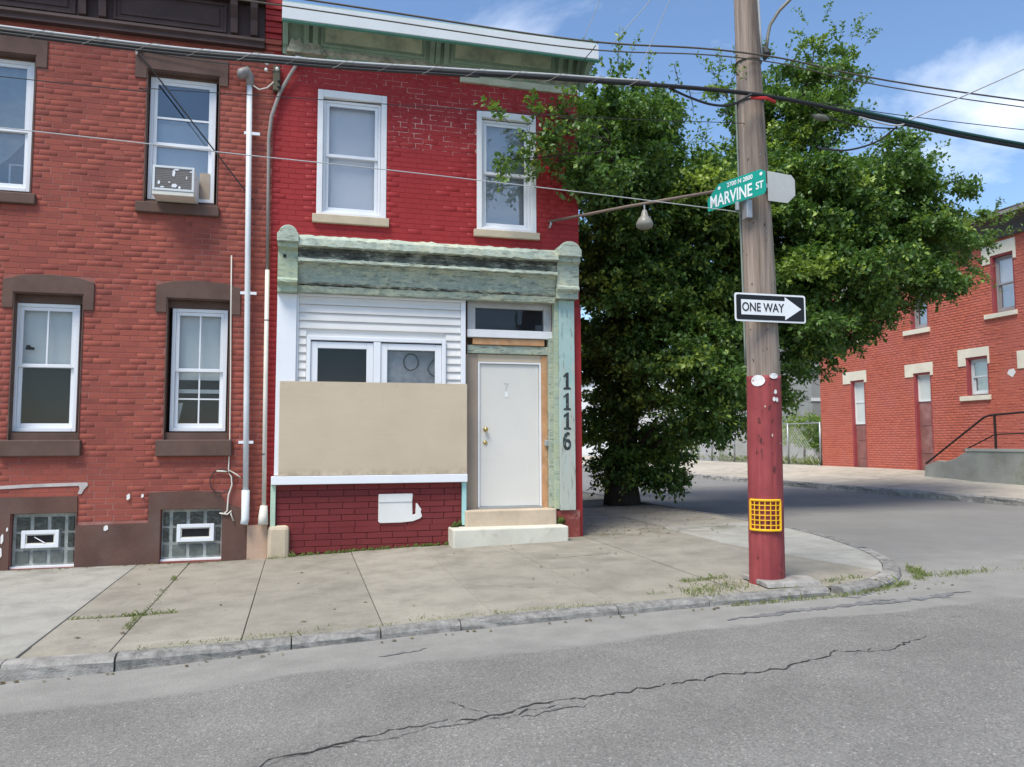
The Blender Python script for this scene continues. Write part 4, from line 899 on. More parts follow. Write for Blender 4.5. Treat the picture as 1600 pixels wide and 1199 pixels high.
box('side_wall', (-12.948, -12.7, .302, 9, .2, 6.9), m_brick_far, rh, T=TX)
cF = MB(TX).sweep([(-.42,7.26),(-.42,7.33),(-.36,7.36),(.3,7.40),(.3,6.84),(-.06,6.84),(-.10,7.0),(-.20,7.12),(-.36,7.18)], -13.1, 0., 20, .006, 3).build('cornice', m_roof_dark, rh)
MB(TX).sweep([(-.10,6.72),(.0,6.72),(.0,6.84),(-.13,6.84)], -13.05, 0.).build('cornice_moulding', m_roof_dark, cF)
box('cornice_board', (-13.1, 0., -.432, -.42, 7.20, 7.28), plain('eaves_board_grey', (.30,.28,.27), .8, .2), cF, T=TX)
box('roof', (-12.95, 0., .3, 9, 7.3, 7.36), m_roof, rh, T=TX)
MB(TX).prism([(-5.2,3.30),(-5.35,3.28),(-5.4,3.18),(-5.25,3.08),(-5.15,3.2)], -.012, -.007).build('bare_patch', m_blot, rh)
# concrete ramp and rail in front of it
rp = thing('ramp', (16.6, 4, .5), 'grey concrete entrance ramp beside the orange-red house', 'ramp')
MB(lambda u, d, z: (16.3+d, -u, z)).prism([(-7.05,.45),(-7.0,.80),(-6.55,.95),(-6.3,.93),(-6.0,1.0),(-5.62,1.20),(1.,1.30),(1.,.2)], 0., .16).build('retaining_wall', m_conc_far, rp, bevel=.012)
MB(lambda u, d, z: (16.3+d, -u, z)).prism([(-6.9,.45),(-5.7,1.08),(1.,1.16),(1.,.2)], .165, 1.19).build('ramp_slab', m_conc_far, rp)
MB(lambda u, d, z: (16.3+d, -u, z)).box(-5.65, .9, -.015, .18, 1.205, 1.27).build('coping', plain('coping_pale', (.40,.40,.35), .9, .1), rp)
rl = thing('handrail', (16.35, 4, 1.2), 'thin dark steel handrail above the concrete ramp', 'handrail')
MB().tube([(16.36,7.02,.86),(16.36,5.08,2.05),(16.36,4.9,2.09),(16.36,4.0,2.13),(16.36,-1.0,2.25)], .026, 8).build('top_rail', m_metal_dark, rl, smooth=True)
MB().tube([(16.36,5.75,1.22),(16.36,4.78,1.62),(16.36,-1.,1.75)], .016, 6).build('mid_rail', m_metal_dark, rl, smooth=True)
for y in (4.78, 2.4, 0.): MB().tube([(16.36,y,1.2),(16.36,y,2.09+(4.78-y)*.025)], .030, 8).build('post', m_metal_dark, rl)

# ------------------------------------------------------------------ things beyond: grey building, pale building, fence
gb = thing('grey_building', (26, 24, .6), 'grey stucco building behind the empty lot', 'building')
wallG = MB().box(23, 33, 21, 32, .5, 7.6).build('wall', m_gray_stucco, gb); box('roof_edge', (22.85, 33.15, 20.85, 32.15, 7.6, 7.85), m_roof_dark, gb)
box('band', (22.97, 33, 20.96, 21, 3.35, 3.5), m_pale_house, gb)
for x in (24.2, 27.2, 30.): 
    w_ = box('window', (x, x+1., 20.95, 20.99, 4.8, 6.4), m_white, gb); box('pane', (x+.08, x+.92, 20.93, 20.948, 4.88, 6.32), m_block, w_)
wbld = thing('pale_building', (19, 36, .6), 'pale rendered building far down the side street', 'building')
MB().box(17.6, 27, 30, 52, .5, 5.2).build('wall', m_pale_house, wbld); box('roof', (17.5, 27.1, 29.9, 52.1, 5.2, 5.45), m_roof_dark, wbld)
for y in (33, 37, 41, 45):
    w_ = box('window', (17.55, 17.595, y, y+1.2, 1.9, 3.5), m_white, wbld); box('pane', (17.53, 17.548, y+.1, y+1.1, 2., 3.4), m_block, w_)
fb = thing('end_building', (20, 80, .5), 'red brick terrace closing the far end of the side street', 'building')
MB().box(-10, 40, 82, 90, -.4, 7).build('wall', m_brick_far, fb); box('roof', (-10.2, 40.2, 81.8, 90.2, 7, 7.4), m_roof_dark, fb)
fe = thing('chain_link_fence', (17.6, 20, .6), 'wire mesh fence along the empty lot', 'fence')
for y in np.arange(13.2, 30, 1.9): MB().tube([(17.62,y,.5),(17.62,y,2.15)], .035, 8).build('post', m_galv, fe, smooth=True)
MB().tube([(17.62,13.2,2.12),(17.62,29.5,2.12)], .022, 6).build('top_rail', m_galv, fe)
m = MB()
for k in range(int(16.3/.14)):
    for sg in (1, -1):
        y0 = 13.2+k*.14; y1 = y0+sg*1.45
        if 13.2 <= y1 <= 29.6: m.tube([(17.66,y0,.62),(17.66,y1,2.08)], .0035, 3, cap=False)
m.build('wire_mesh', m_galv, fe)['kind'] = 'stuff'
tag(box('fence_board', (17.7, 17.74, 20.4, 22.0, .55, 2.5), plain('plywood_grey', (.40,.40,.39), .8, .1), None), 'weathered grey board leaning behind the wire fence', 'board')

# ------------------------------------------------------------------ utility pole and its signs
up_ = thing('utility_pole', (4.33, -3.95, .1), 'tall wooden utility pole with a red painted foot on the corner', 'utility pole')
PC = lambda z: (float(np.interp(z, [0, 2.1, 3, 4.9, 6, 9.5], [4.325, 4.352, 4.335, 4.283, 4.255, 4.17])), -3.95)
PR = lambda z: float(np.interp(z, [0, .15, 2.08, 3, 4.9, 6, 9.5], [.172, .166, .155, .148, .126, .112, .09]))
def pole_tube(z0, z1, dr, n, seed, flat=0.):
    """shaft with weathering grooves that wander slowly up the grain"""
    K = 72; r = np.random.default_rng(seed); zs = np.linspace(z0, z1, n); ang = np.arange(K)*2*math.pi/K
    cz = np.linspace(0, 9.6, 40); ctrl = r.normal(0, 1, (40, K)); 
    for _ in range(3): ctrl = (ctrl+np.roll(ctrl, 1, 0)+np.roll(ctrl, -1, 0))/2.2
    groove = r.random(K) < .16
    vs = []; fs = []
    for i, z in enumerate(zs):
        x, y = PC(z); row_ = np.array([np.interp(z, cz, ctrl[:, k]) for k in range(K)])
        q = PR(z)+dr+row_*.0016-groove*.007*np.clip(row_*.8+.5, 0, 1.4)+r.normal(0, .0006, K)+.004*np.sin(ang*2+z)
        for k in range(K): vs.append((x+math.cos(ang[k])*q[k], y+math.sin(ang[k])*q[k], z))
    for i in range(n-1):
        for k in range(K): fs.append((i*K+k, i*K+(k+1) % K, (i+1)*K+(k+1) % K, (i+1)*K+k))
    fs.append(tuple(range((n-1)*K, n*K))); return MB().add(vs, fs)
pole_tube(2.03, 9.5, 0., 150, 5).build('shaft', m_wood_pole, up_, smooth=True)
pole_tube(.02, 2.09, .0025, 60, 5).build('painted_foot', m_pole_red, up_, smooth=True)
def on_pole(a, z, dr=0.):
    x, y = PC(z); q = PR(z)+dr; return (x+q*math.sin(R(a)), y-q*math.cos(R(a)), z)
def pole_patch(name, a0, a1, z0, z1, mat, parent, dr=.006, n=12):
    """thin paint blot or plate that follows the shaft; elliptical outline"""
    vs = [on_pole((a0+a1)/2, (z0+z1)/2, dr)]; 
    for k in range(n):
        w = 2*math.pi*k/n; vs.append(on_pole((a0+a1)/2+(a1-a0)/2*math.cos(w), (z0+z1)/2+(z1-z0)/2*math.sin(w), dr))
    return MB().add(vs, [(0, 1+k, 1+(k+1) % n) for k in range(n)]).build(name, mat, parent)
pole_patch('paint_blot', -78, -28, 1.985, 2.095, m_blot, up_, .007); pole_patch('paint_blot', -14, 20, 2.055, 2.11, m_blot, up_, .007)
for (a, z) in ((8, 1.93), (2, 1.86), (14, 1.855)): pole_patch('paint_blot', a-6, a+6, z-.022, z+.022, m_blot, up_, .007)
pole_patch('paint_chip', -32, -27, 1.78, 1.80, m_board, up_, .007); pole_patch('paint_chip', -10, -5, 1.50, 1.53, m_board, up_, .007)
MB().tube([on_pole(-112, z, .012) for z in np.linspace(2.2, 5.0, 14)], .011, 6).build('ground_wire', plain('verdigris_wire', (.22,.26,.22), .7, .1), up_, smooth=True)
MB().tube([on_pole(62, z, .012) for z in np.linspace(5.3, 9.0, 14)], .014, 6).build('riser_cable', m_wire_pale, up_, smooth=True)
for z in (4.83, 5.24): MB().tube([on_pole(a, z, .004) for a in range(-180, 181, 15)], .008, 5, cap=False).build('pole_band', m_wire_dark, up_)
box('bolt_plate', (PC(3.55)[0]-.19, PC(3.55)[0]-.13, -4.09, -4.0, 3.62, 3.80), m_galv, up_, bevel=.006)
rs = np.random.default_rng(31)
for k in range(26):
    a, z = rs.uniform(-110, 45), rs.uniform(1.2, 4.6)
    MB().tube([on_pole(a, z, .003), on_pole(a+rs.uniform(-3, 3), z+rs.uniform(.008, .03), .006)], .0035, 4).build('staple', m_wire_dark if k % 3 else m_galv, up_)
# concrete collar block at the foot
tag(MB().add([(4.15,-4.24,.115),(4.72,-4.26,.115),(4.78,-3.98,.125),(4.2,-3.7,.125),(4.15,-4.22,.16),(4.70,-4.24,.158),(4.75,-3.99,.165),(4.2,-3.72,.165)], [(4,5,6,7),(0,1,5,4),(1,2,6,5),(2,3,7,6),(3,0,4,7)]).build('concrete_chunk', m_kerb_pale, None, bevel=.012), 'broken concrete chunk at the foot of the utility pole', 'concrete')
# street lamp arm running out of the top of the picture
ar = thing('lamp_arm', (4.44, -4.0, 5.4), 'bent metal street lamp arm high on the utility pole', 'lamp arm')
x5, y5 = PC(5.4)
apts = [(4.44,-4.02,5.36),(4.45,-4.03,5.50),(4.47,-4.05,5.62),(4.53,-4.12,5.74),(4.63,-4.20,5.85),(4.80,-4.32,6.02),(5.02,-4.50,6.28),(5.35,-4.9,6.8),(5.7,-5.4,7.4),(5.95,-5.85,7.75)]
MB().tube(apts, .017, 8).build('arm_pipe', plain('arm_metal', (.25,.23,.19), .5, .1, metal=.4), ar, smooth=True)
MB().tube([(4.43,-4.0,5.40),(4.44,-4.02,5.33),(4.42,-4.01,5.27)], [.035,.045,.012], 8).build('arm_bracket', m_wire_dark, ar)
o = MB(lambda u, d, z: (5.95+u*.55-d*.83, -5.85-u*.83-d*.55, z+1.02)).sweep([(-.12,6.66),(.12,6.66),(.16,6.72),(.10,6.82),(-.10,6.82),(-.16,6.72)], -.05, .55).build('lamp_head', m_galv, ar, bevel=.02)
# yellow plastic grid
yg = thing('yellow_grid', (4.32, -4.15, .62), 'yellow plastic grid nailed to the red foot of the utility pole', 'grid')
angs = np.linspace(-84, 14, 7); zA, zB = .62, .90
for i, a in enumerate(angs):
    w = .012 if i in (0, 6) else .006
    MB().tube([on_pole(a, z, .016) for z in (zA, (zA+zB)/2, zB)], w, 6).build('bar', m_yellow, yg)
for i, z in enumerate(np.linspace(zA, zB, 7)):
    MB().tube([on_pole(a, z, .016) for a in np.linspace(-84, 14, 14)], .012 if i in (0, 6) else .005, 6).build('cross_bar', m_yellow, yg)

# signs
def text_mesh(txt, size, T, mat, parent, name='lettering', depth=.002, sx=1., bold=0., shear=0.):
    cu = bpy.data.curves.new('t', 'FONT'); cu.body = txt; cu.size = size; cu.align_x = 'CENTER'; cu.align_y = 'CENTER'; cu.extrude = depth/2; cu.offset = bold; cu.shear = shear
    ob = bpy.data.objects.new('t', cu); C.objects.link(ob)
    me = bpy.data.meshes.new_from_object(ob.evaluated_get(bpy.context.evaluated_depsgraph_get()))
    bpy.data.objects.remove(ob)
    co = np.empty(len(me.vertices)*3, np.float32); me.vertices.foreach_get('co', co); co = co.reshape(-1, 3)
    new = np.array([T(x*sx, -z, y) for x, y, z in co], np.float32); me.vertices.foreach_set('co', new.ravel()); me.materials.clear(); me.materials.append(mat); me.update(); me.name = name
    o = bpy.data.objects.new(name, me); link(o, parent); return o
def rrect(x0, x1, z0, z1, r, n=5):
    P = []
    for (cx, cz, a) in ((x1-r, z0+r, -90), (x1-r, z1-r, 0), (x0+r, z1-r, 90), (x0+r, z0+r, 180)):
        P += [(cx+r*math.cos(R(a+90*k/n)), cz+r*math.sin(R(a+90*k/n))) for k in range(n+1)]
    return P
ow = thing('one_way_sign', (4.32, -4.14, 2.6), 'black and white ONE WAY arrow sign on the utility pole', 'sign')
TO = lambda u, d, z: (4.318+u, -4.150+d, 2.730+z)
pw = MB(TO).prism(rrect(-.385,.385,-.136,.136,.025), 0, .004).build('plate', m_sign_white, ow)
MB(TO).prism(rrect(-.368,.368,-.119,.119,.018), -.003, -.0005).build('black_field', m_sign_black, ow)
MB(TO).prism([(-.318,-.072),(.155,-.072),(.155,-.112),(.335,0.),(.155,.112),(.155,.072),(-.318,.072)], -.0055, -.0035).build('arrow', m_sign_white, ow)
text_mesh('ONE WAY', .118, lambda u, d, z: TO(u-.085, d-.0072, z-.002), m_sign_black, ow, sx=.82, bold=.0012)
for z in (-.085, .085): box('strap', (.0, .05, .005, .03, z-.01, z+.01), m_galv, ow, T=TO)
ss = thing('street_name_sign', (4.1, -4.05, 3.8), 'green street name sign reading MARVINE ST on the utility pole', 'sign')
dS = Vector((.327, -.945, 0)); nS = Vector((-.945, -.327, 0)); cS = Vector((4.085, -4.015, 3.915))
TS = lambda u, d, z: tuple(cS+dS*u-nS*d+Vector((0, 0, z)))
MB(TS).prism([(-.39,-.125),(.30,-.125),(.325,-.10),(.325,.085),(.27,.125),(-.24,.125),(-.39,.0)], 0, .004).build('blade', m_sign_green, ss)
text_mesh('MARVINE', .175, lambda u, d, z: TS(u-.095, d-.002, z-.048), m_sign_white, ss, sx=.72, bold=.003)
text_mesh('ST', .10, lambda u, d, z: TS(u+.255, d-.002, z-.03), m_sign_white, ss, sx=.85, bold=.002)
text_mesh('2700 N 2800', .062, lambda u, d, z: TS(u+.02, d-.002, z+.078), m_sign_white, ss, sx=.95, bold=.001)
for u in (-.235, .275): MB(TS).prism([(u+.017*math.cos(a), .078+.017*math.sin(a)) for a in np.linspace(0, 6.28, 12, endpoint=False)], -.003, -.0005).build('rivet_disc', m_sign_white, ss)
MB().tube([TS(-.02,.006,-.12), TS(-.02,.006,-.20)], .022, 8).build('bracket', m_galv, ss)
s2 = thing('sign_blade', (4.5, -4.0, 3.8), 'blank pale grey back of a sign blade on the right of the utility pole', 'sign')
TB = lambda u, d, z: (4.30+u*.97, -4.125+u*.16+d, 3.945+z)
MB(TB).prism([(.05,-.15),(.30,-.145),(.405,-.055),(.405,.10),(.36,.145),(.05,.145)], 0, .004).build('blade', m_sign_back, s2)
MB(TB).box(.0, .12, .005, .025, -.02, .02).build('bracket', m_galv, s2)

# ------------------------------------------------------------------ overhead wires
def smooth(pts, n=10):
    P = [Vector(p) for p in pts]; P = [P[0]*2-P[1]]+P+[P[-1]*2-P[-2]]; out = []
    for i in range(1, len(P)-2):
        for k in range(n):
            t = k/n; a, b, c, d = P[i-1], P[i], P[i+1], P[i+2]
            out.append(.5*((2*b)+(c-a)*t+(2*a-5*b+4*c-d)*t*t+(3*b-a-3*c+d)*t**3))
    return out+[P[-2]]
def wire(pts, r, mat, label, name='overhead_wire'):
    return tag(MB().tube(smooth(pts), r, 6).build(name, mat, None, smooth=True), label, 'wire')
yq = -4.13
cb = thing('cable_bundle', (4.28, yq, 4.9), 'thick black lashed cable bundle strung along the street past the pole', 'cable')
bp = smooth([(-22,yq,5.4),(-10,yq,4.75),(-2.27,yq,4.595),(-.165,yq,4.62),(1.17,yq,4.69),(2.37,yq,4.765),(4.2,yq-.05,4.815),(5.85,yq,4.735),(7.5,yq,4.625),(13,yq,4.4),(26,yq,4.9)], 12)
MB().tube(bp, .021, 8).build('cable', m_black, cb, smooth=True)
MB().tube([p+Vector((0,-.006,.030)) for p in bp if p.x < 3.2], .011, 6).build('messenger_highlight', m_wire_pale, cb, smooth=True)  # pale messenger strand; its light colour paints in the cable's lit top edge
MB().tube([p+Vector((0,-.008,-.024)) for p in bp if p.x < 1.5], .013, 6).build('cable', m_wire_dark, cb, smooth=True)
MB().tube([p+Vector((0,-.012,.030)) for p in bp if 5.2 < p.x < 9], .018, 6).build('sleeve', plain('sleeve_green', (.02,.07,.06), .6, .1), cb, smooth=True)
m = MB(); xs_ = np.arange(-3.2, 4.1, .006); bx = np.array([p.x for p in bp]); bz = np.array([p.z for p in bp])
m.tube([(x, yq-.010+.036*math.sin(x*2*math.pi/.38), float(np.interp(x, bx, bz))+.004+.038*math.cos(x*2*math.pi/.38)) for x in xs_[::2]], .0022, 4); m.build('lashing_wire', m_cable_gray, cb)
MB().tube([(4.16,yq-.03,4.785),(4.3,yq-.08,4.775),(4.42,yq-.04,4.77)], .016, 6).build('red_tag', plain('tag_red', (.45,.03,.03), .6, .1), cb)
MB().tube([(4.86,yq,4.70),(4.92,yq,4.69),(5.0,yq,4.685),(5.06,yq,4.68)], [.012,.034,.034,.012], 8).build('splice_case', plain('splice_grey', (.14,.145,.11), .8, .4, 20, 60, .4), cb, smooth=True)
wire([(3.30,yq,4.80),(3.52,yq,4.73),(3.76,yq,4.685),(3.97,yq,4.71),(4.13,yq-.1,4.79)], .012, m_wire_dark, 'sagging dark tail of cable just left of the utility pole')
wire([(-20,-3.95,5.9),(-8,-3.98,5.35),(-.17,-4.0,5.25),(2.44,-4.0,5.22),(4.28,-4.11,5.262),(7.75,-4.0,5.225),(22,-4,5.4)], .009, m_wire_bronze, 'upper of the paired bronze wires passing the utility pole')
wire([(-20,-3.95,5.8),(-8,-3.98,5.24),(-.17,-4.0,5.165),(2.44,-4.0,5.14),(4.28,-4.12,5.20),(7.75,-4.0,5.15),(22,-4,5.3)], .0065, m_wire_bronze, 'lower of the paired bronze wires passing the utility pole')
wire([(5.13,-3.9,4.96),(7.6,-3.9,4.94),(20,-3.9,5.1)], .0045, m_wire_dark, 'thin dark wire below the bronze pair, right of the pole')
wire([(-12,-4,4.1),(-2.3,-4,3.885),(-.7,-4,3.842),(.65,-4,3.815),(2.41,-4,3.762),(3.80,-4.0,3.71),(4.2,-3.96,3.70)], .0042, m_wire_pale, 'thin pale wire crossing both house fronts to the sign')
wire([(-12,-4,4.4),(-2.3,-4,4.29),(-1.25,-4,4.318),(-.31,-4,4.36),(2.42,-4,4.478),(4.2,-4,4.6)], .0036, m_wire_dark, 'thin dark wire crossing the upper floor windows')
wire([(5.4,-4.15,4.73),(5.85,-4.15,4.69),(6.2,-4.12,4.86),(7.6,-4.1,5.53),(11,-4,7.2)], .0085, m_wire_pale, 'pale wire rising to the upper right from the cable bundle')
wire([(4.9,-4.12,4.79),(5.05,-4.1,4.73),(5.4,-4.1,4.66),(5.9,-4.1,4.68)], .007, m_wire_dark, 'short dark drop wire below the cable bundle, right of the pole')
wire([(5.9,-4.1,4.70),(5.72,-4.,4.56),(5.4,-3.95,4.46),(5.1,-3.9,4.47)], .010, m_wire_dark, 'dark branch wire curling under the bundle into the tree')
wire([(-2.12,-.05,6.49),(-.675,-.07,4.64)], .0095, m_black, 'black cable slanting across the air conditioner window')
wire([(-2.12,-.05,6.50),(-1.5,-.06,6.46),(-.67,-.1,6.43),(-.42,-.1,6.40)], .006, m_wire_dark, 'dark wire from the lintel hook to the insulator bracket')
tag(MB().tube([(-2.14,-.01,6.46),(-2.13,-.06,6.47),(-2.12,-.07,6.52),(-2.08,-.04,6.53)], .016, 6).build('cable_hook', m_blot, None, smooth=True), 'small white hook at the corner of the upstairs lintel', 'hook')
wire([(3.0,-4.0,4.86),(3.28,-4.6,5.85),(3.5,-6,7.6)], .0035, m_wire_pale, 'right of the thin pale drop wires leaving the top of the picture')
wire([(2.78,-4.0,5.2),(3.18,-4.6,5.85),(3.4,-6,7.6)], .0035, m_wire_pale, 'left of the two close drop wires leaving the top of the picture')
wire([(2.5,-4.0,5.23),(2.62,-4.4,5.75),(2.8,-6,7.6)], .003, m_wire_pale, 'lone thin drop wire above the right end of the white gutter')
wire([(2.62,-4.0,5.19),(2.75,-3.2,5.35),(3.9,-.3,6.6)], .0045, m_wire_dark, 'short dark wire from the bronze pair to the corner of the roof')

# ------------------------------------------------------------------ tree
tree = thing('street_tree', (6.5, 4.7, .2), 'large leafy green tree spreading over the side street beside the red house', 'tree')
BL = [(4.88,1.4,6.22,.76,1.3,1.19,1),(6.07,2.6,6.89,.97,1.4,1.15,1),(6.58,2.6,5.82,1.45,1.8,1.33,1),(5.53,2.6,5.13,.71,1.4,1.3,1),(6.3,3.2,4.07,1.24,1.8,1.37,1),(6.09,4.2,3.17,.63,1.2,1.05,.8),(6.98,2.6,3.03,1.14,1.7,1.32,1),(7.98,3.2,4.92,1.54,2,1.67,1),(8.1,3.6,6.55,1.2,1.6,1.0,.9),(9.49,3.,6.02,1.57,2,1.57,1),(10.18,3.8,8.,1.19,1.5,1.12,.9),(10.44,4,9.13,1.07,1.1,.85,.6),(11.,4,10.16,.37,.4,.79,.35),(11.89,4,10.12,.47,.5,.66,.3),(11.27,4,9.37,.72,.7,.58,.5),(11.1,2.8,6.21,1.26,1.7,1.06,1),(12.02,3,7.18,.82,1,.68,.6),(12.37,2.8,6.31,.95,1.2,1.01,.8),(11.87,2.4,5.09,1.17,1.5,.85,1),(13.87,3,5.84,.77,.6,.35,.45),(12.99,2.4,5.15,.66,.6,.37,.5),(10.19,2.4,4.61,1.39,1.6,1.07,1),(9.01,2.6,4.08,1.13,1.6,1.13,1),(11.27,2.2,4.24,.89,.9,.57,.7),(10.28,2.2,3.63,.68,.8,.44,.6),(7.45,2.4,2.06,.71,1,.6,.9),(6.89,2.6,1.94,.6,.9,.6,.9),(8.59,2.8,2.58,.62,1,1.,.7),(8.68,4,8.57,.44,.6,.97,.35),(9.36,4.2,9.09,.57,.7,.71,.4),(4.68,1.6,7.41,.31,.5,.5,.35),(5.32,2,7.89,.32,.4,.35,.3),(6.66,4.4,.95,.9,.8,.75,.8),(5.95,4.6,1.4,.5,.7,1.05,.62),(7.25,4.2,1.4,.6,.7,.9,.7),(6.1,4.5,2.2,.6,.9,.85,.6),(16.09,4.5,6.76,.55,.4,.24,.3),(9.83,3.2,3.16,.52,.8,.66,.6),(2.91,-.5,5.75,.43,.2,.34,.4),(3.45,-.45,6.05,.34,.25,.40,.54),(3.41,-.45,5.40,.36,.25,.30,.6),(4.05,.1,5.6,.5,.6,.65,1.),(2.74,-.5,5.35,.19,.2,.31,.3),(3.75,-.35,5.75,.35,.3,.4,.6)]
back = [(7.5,6.2,5.5,2.2,2.0,2.2,.45),(9.8,6.,6.2,2.2,1.8,2.0,.45),(6.5,6.3,3.6,1.4,1.6,1.4,.4)]
m_bark = plain('bark', (.055,.045,.037), .95, .3, 6, 40, .9, .02)
base = Vector((6.5, 4.7, .15))
tr_pts = [base, Vector((6.48,4.68,.8)), Vector((6.52,4.6,1.7)), Vector((6.6,4.5,2.6)), Vector((6.8,4.3,3.4)), Vector((7.2,4.1,4.4))]
MB().tube(tr_pts, [.40,.32,.29,.26,.2,.16], 14).build('trunk', m_bark, tree, smooth=True)
fork = Vector((6.6,4.5,2.6))
for k, b in enumerate(BL):
    if b[6] < .3 and b[0] > 4.2: pass
    c0 = Vector(b[:3])
    if c0.z < 2.3: st = Vector((6.5,4.66,.5+.3*random.random()))
    elif b[0] < 4.2: st = Vector((4.88,1.4,5.9))
    elif b[0] > 13: st = Vector((11.9,2.6,5.3))
    elif c0.z > 8.5: st = Vector((10.1,3.8,7.4))
    else: st = fork+Vector((0, 0, random.uniform(-.2, 1.2)))
    md = st.lerp(c0, .55)+Vector((random.uniform(-.3,.3), random.uniform(-.2,.3), random.uniform(.0,.35)))*min(1, (c0-st).length/2)
    if b[0] < 4.3: md = Vector((4.22, -.35, c0.z*.5+2.95))
    L = (c0-st).length; r0 = min(.12, .022+.018*L) if b[0] > 4.3 else .011
    MB().tube(smooth([st, md, c0], 6), list(np.linspace(r0, min(r0, .012)*.8, 13)), 7).build('limb', m_bark, tree, smooth=True)

def leaf_mat(name, dark, mid, light):
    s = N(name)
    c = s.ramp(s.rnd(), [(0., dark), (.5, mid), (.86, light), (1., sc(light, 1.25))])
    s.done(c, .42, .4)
    tl = s.n.new('ShaderNodeBsdfTranslucent'); s.l.new(s.mix(1., c, (1.25, 1.35, .6), 'MULTIPLY'), tl.inputs[0])
    mx = s.n.new('ShaderNodeMixShader'); mx.inputs[0].default_value = .30
    s.l.new(s.b.outputs[0], mx.inputs[1]); s.l.new(tl.outputs[0], mx.inputs[2]); s.l.new(mx.outputs[0], s.out.inputs[0]); return s.m
m_leaf = leaf_mat('leaf', (.058,.118,.032), (.115,.21,.046), (.28,.37,.075))
LV, LA, TW = [], [], []
def leaves(P, D, size, rnd_):
    """one folded leaf per row: P base point, D leaf direction"""
    n = len(P); D = D/np.linalg.norm(D, axis=1, keepdims=True)
    upv = np.array([0, 0, 1.])+rng.normal(0, .55, (n, 3)); s_ = np.cross(D, upv); s_ /= np.linalg.norm(s_, axis=1, keepdims=True)+1e-9
    nn = np.cross(s_, D); L = size*rng.uniform(.7, 1.25, n)[:, None]; Wd = L*rng.uniform(.27, .36, n)[:, None]
    mid = P+D*L*.5; V = np.stack([P, mid+s_*Wd+nn*L*.10, P+D*L-nn*L*.08, mid-s_*Wd+nn*L*.10], 1)
    LV.append(V); LA.append(rnd_)
def spray(p0, d, L, nl, size, tone):
    d = d/np.linalg.norm(d); t = np.linspace(.12, 1, nl); dro = -.25*L*t**2
    bend = rng.normal(0, .12, 3)*L
    P = p0+np.outer(t*L, d)+np.outer(t**2, bend)+np.stack([np.zeros(nl), np.zeros(nl), dro], 1)+rng.normal(0, .03, (nl, 3))
    a = np.cross(d, rng.normal(0, 1, 3)); a /= np.linalg.norm(a)+1e-9; b = np.cross(d, a); w = np.arange(nl)*2.4+rng.random()*6
    D = .55*d+np.outer(np.cos(w), a)+np.outer(np.sin(w), b)*.8+rng.normal(0, .25, (nl, 3))+np.array([0, 0, -.1])
    leaves(P, D, size, np.clip(tone+rng.normal(0, .10, nl), 0, .999)); TW.append((p0, P[nl//2], P[-1]))
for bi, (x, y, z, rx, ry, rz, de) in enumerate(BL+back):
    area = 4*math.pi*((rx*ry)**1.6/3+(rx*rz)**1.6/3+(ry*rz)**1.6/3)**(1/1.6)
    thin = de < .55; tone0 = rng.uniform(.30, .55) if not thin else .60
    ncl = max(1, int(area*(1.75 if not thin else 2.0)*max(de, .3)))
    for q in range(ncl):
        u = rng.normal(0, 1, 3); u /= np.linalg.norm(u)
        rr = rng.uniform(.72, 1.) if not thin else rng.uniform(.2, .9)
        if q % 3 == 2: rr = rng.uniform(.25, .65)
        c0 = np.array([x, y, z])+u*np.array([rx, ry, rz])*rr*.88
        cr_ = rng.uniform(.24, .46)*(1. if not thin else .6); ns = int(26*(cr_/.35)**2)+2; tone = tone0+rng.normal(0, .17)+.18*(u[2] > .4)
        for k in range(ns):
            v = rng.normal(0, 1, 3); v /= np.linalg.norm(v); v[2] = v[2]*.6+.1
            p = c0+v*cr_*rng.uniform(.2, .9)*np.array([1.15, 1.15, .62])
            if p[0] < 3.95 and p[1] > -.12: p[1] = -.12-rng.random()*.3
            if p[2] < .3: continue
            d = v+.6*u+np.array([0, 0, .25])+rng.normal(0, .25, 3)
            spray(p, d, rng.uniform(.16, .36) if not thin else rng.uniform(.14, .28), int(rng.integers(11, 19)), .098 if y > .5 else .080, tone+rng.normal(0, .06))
# long leaders at the top of the crown
for (x, y, z, dx_, dz_, L, n) in ((11.0,4,9.7,.05,1,1.25,70),(11.75,4,9.6,.35,.9,.95,50),(12.0,4,9.5,.8,.7,.8,40),(10.6,4,9.6,-.3,.9,.7,40),(8.6,4,8.9,.2,1,.9,34),(9.6,4.2,9.4,.5,.8,.7,36),(4.7,1.5,7.6,-.2,1,.55,26),(5.3,2,7.9,.3,1,.6,26),(12.6,3,7.3,.8,.5,.8,36),(14.2,3,5.9,1,.25,.8,36),(13.3,2.4,5.1,1,-.05,.8,36),(2.75,-.55,5.85,-.6,.5,.5,22),(3.1,-.5,5.95,.2,.9,.5,26),(2.8,-.5,5.4,-.3,-.6,.5,24),(3.3,-.4,5.55,-.7,.1,.6,26),(3.25,-.35,5.3,-.6,-.4,.5,22),(6.4,-4.05,4.9,-.1,1,.0,0)):
    for q in range(3 if n else 0):
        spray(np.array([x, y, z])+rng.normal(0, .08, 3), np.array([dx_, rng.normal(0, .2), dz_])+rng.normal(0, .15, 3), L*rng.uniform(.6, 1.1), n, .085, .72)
for (x, y, z, rx, ry, rz, de) in BL:
    if z < 4.8 or x < 4.3: continue
    for q in range(int(5+5*rx)):
        a = rng.uniform(-1.25, 1.25); dirv = np.array([math.sin(a), rng.normal(-.1, .3), math.cos(a)])
        p = np.array([x, y, z])+dirv*np.array([rx, ry, rz])*.92
        spray(p, dirv+np.array([0, 0, .25])+rng.normal(0, .2, 3), rng.uniform(.30, .70), int(rng.integers(14, 26)), .085, .70+rng.normal(0, .1))
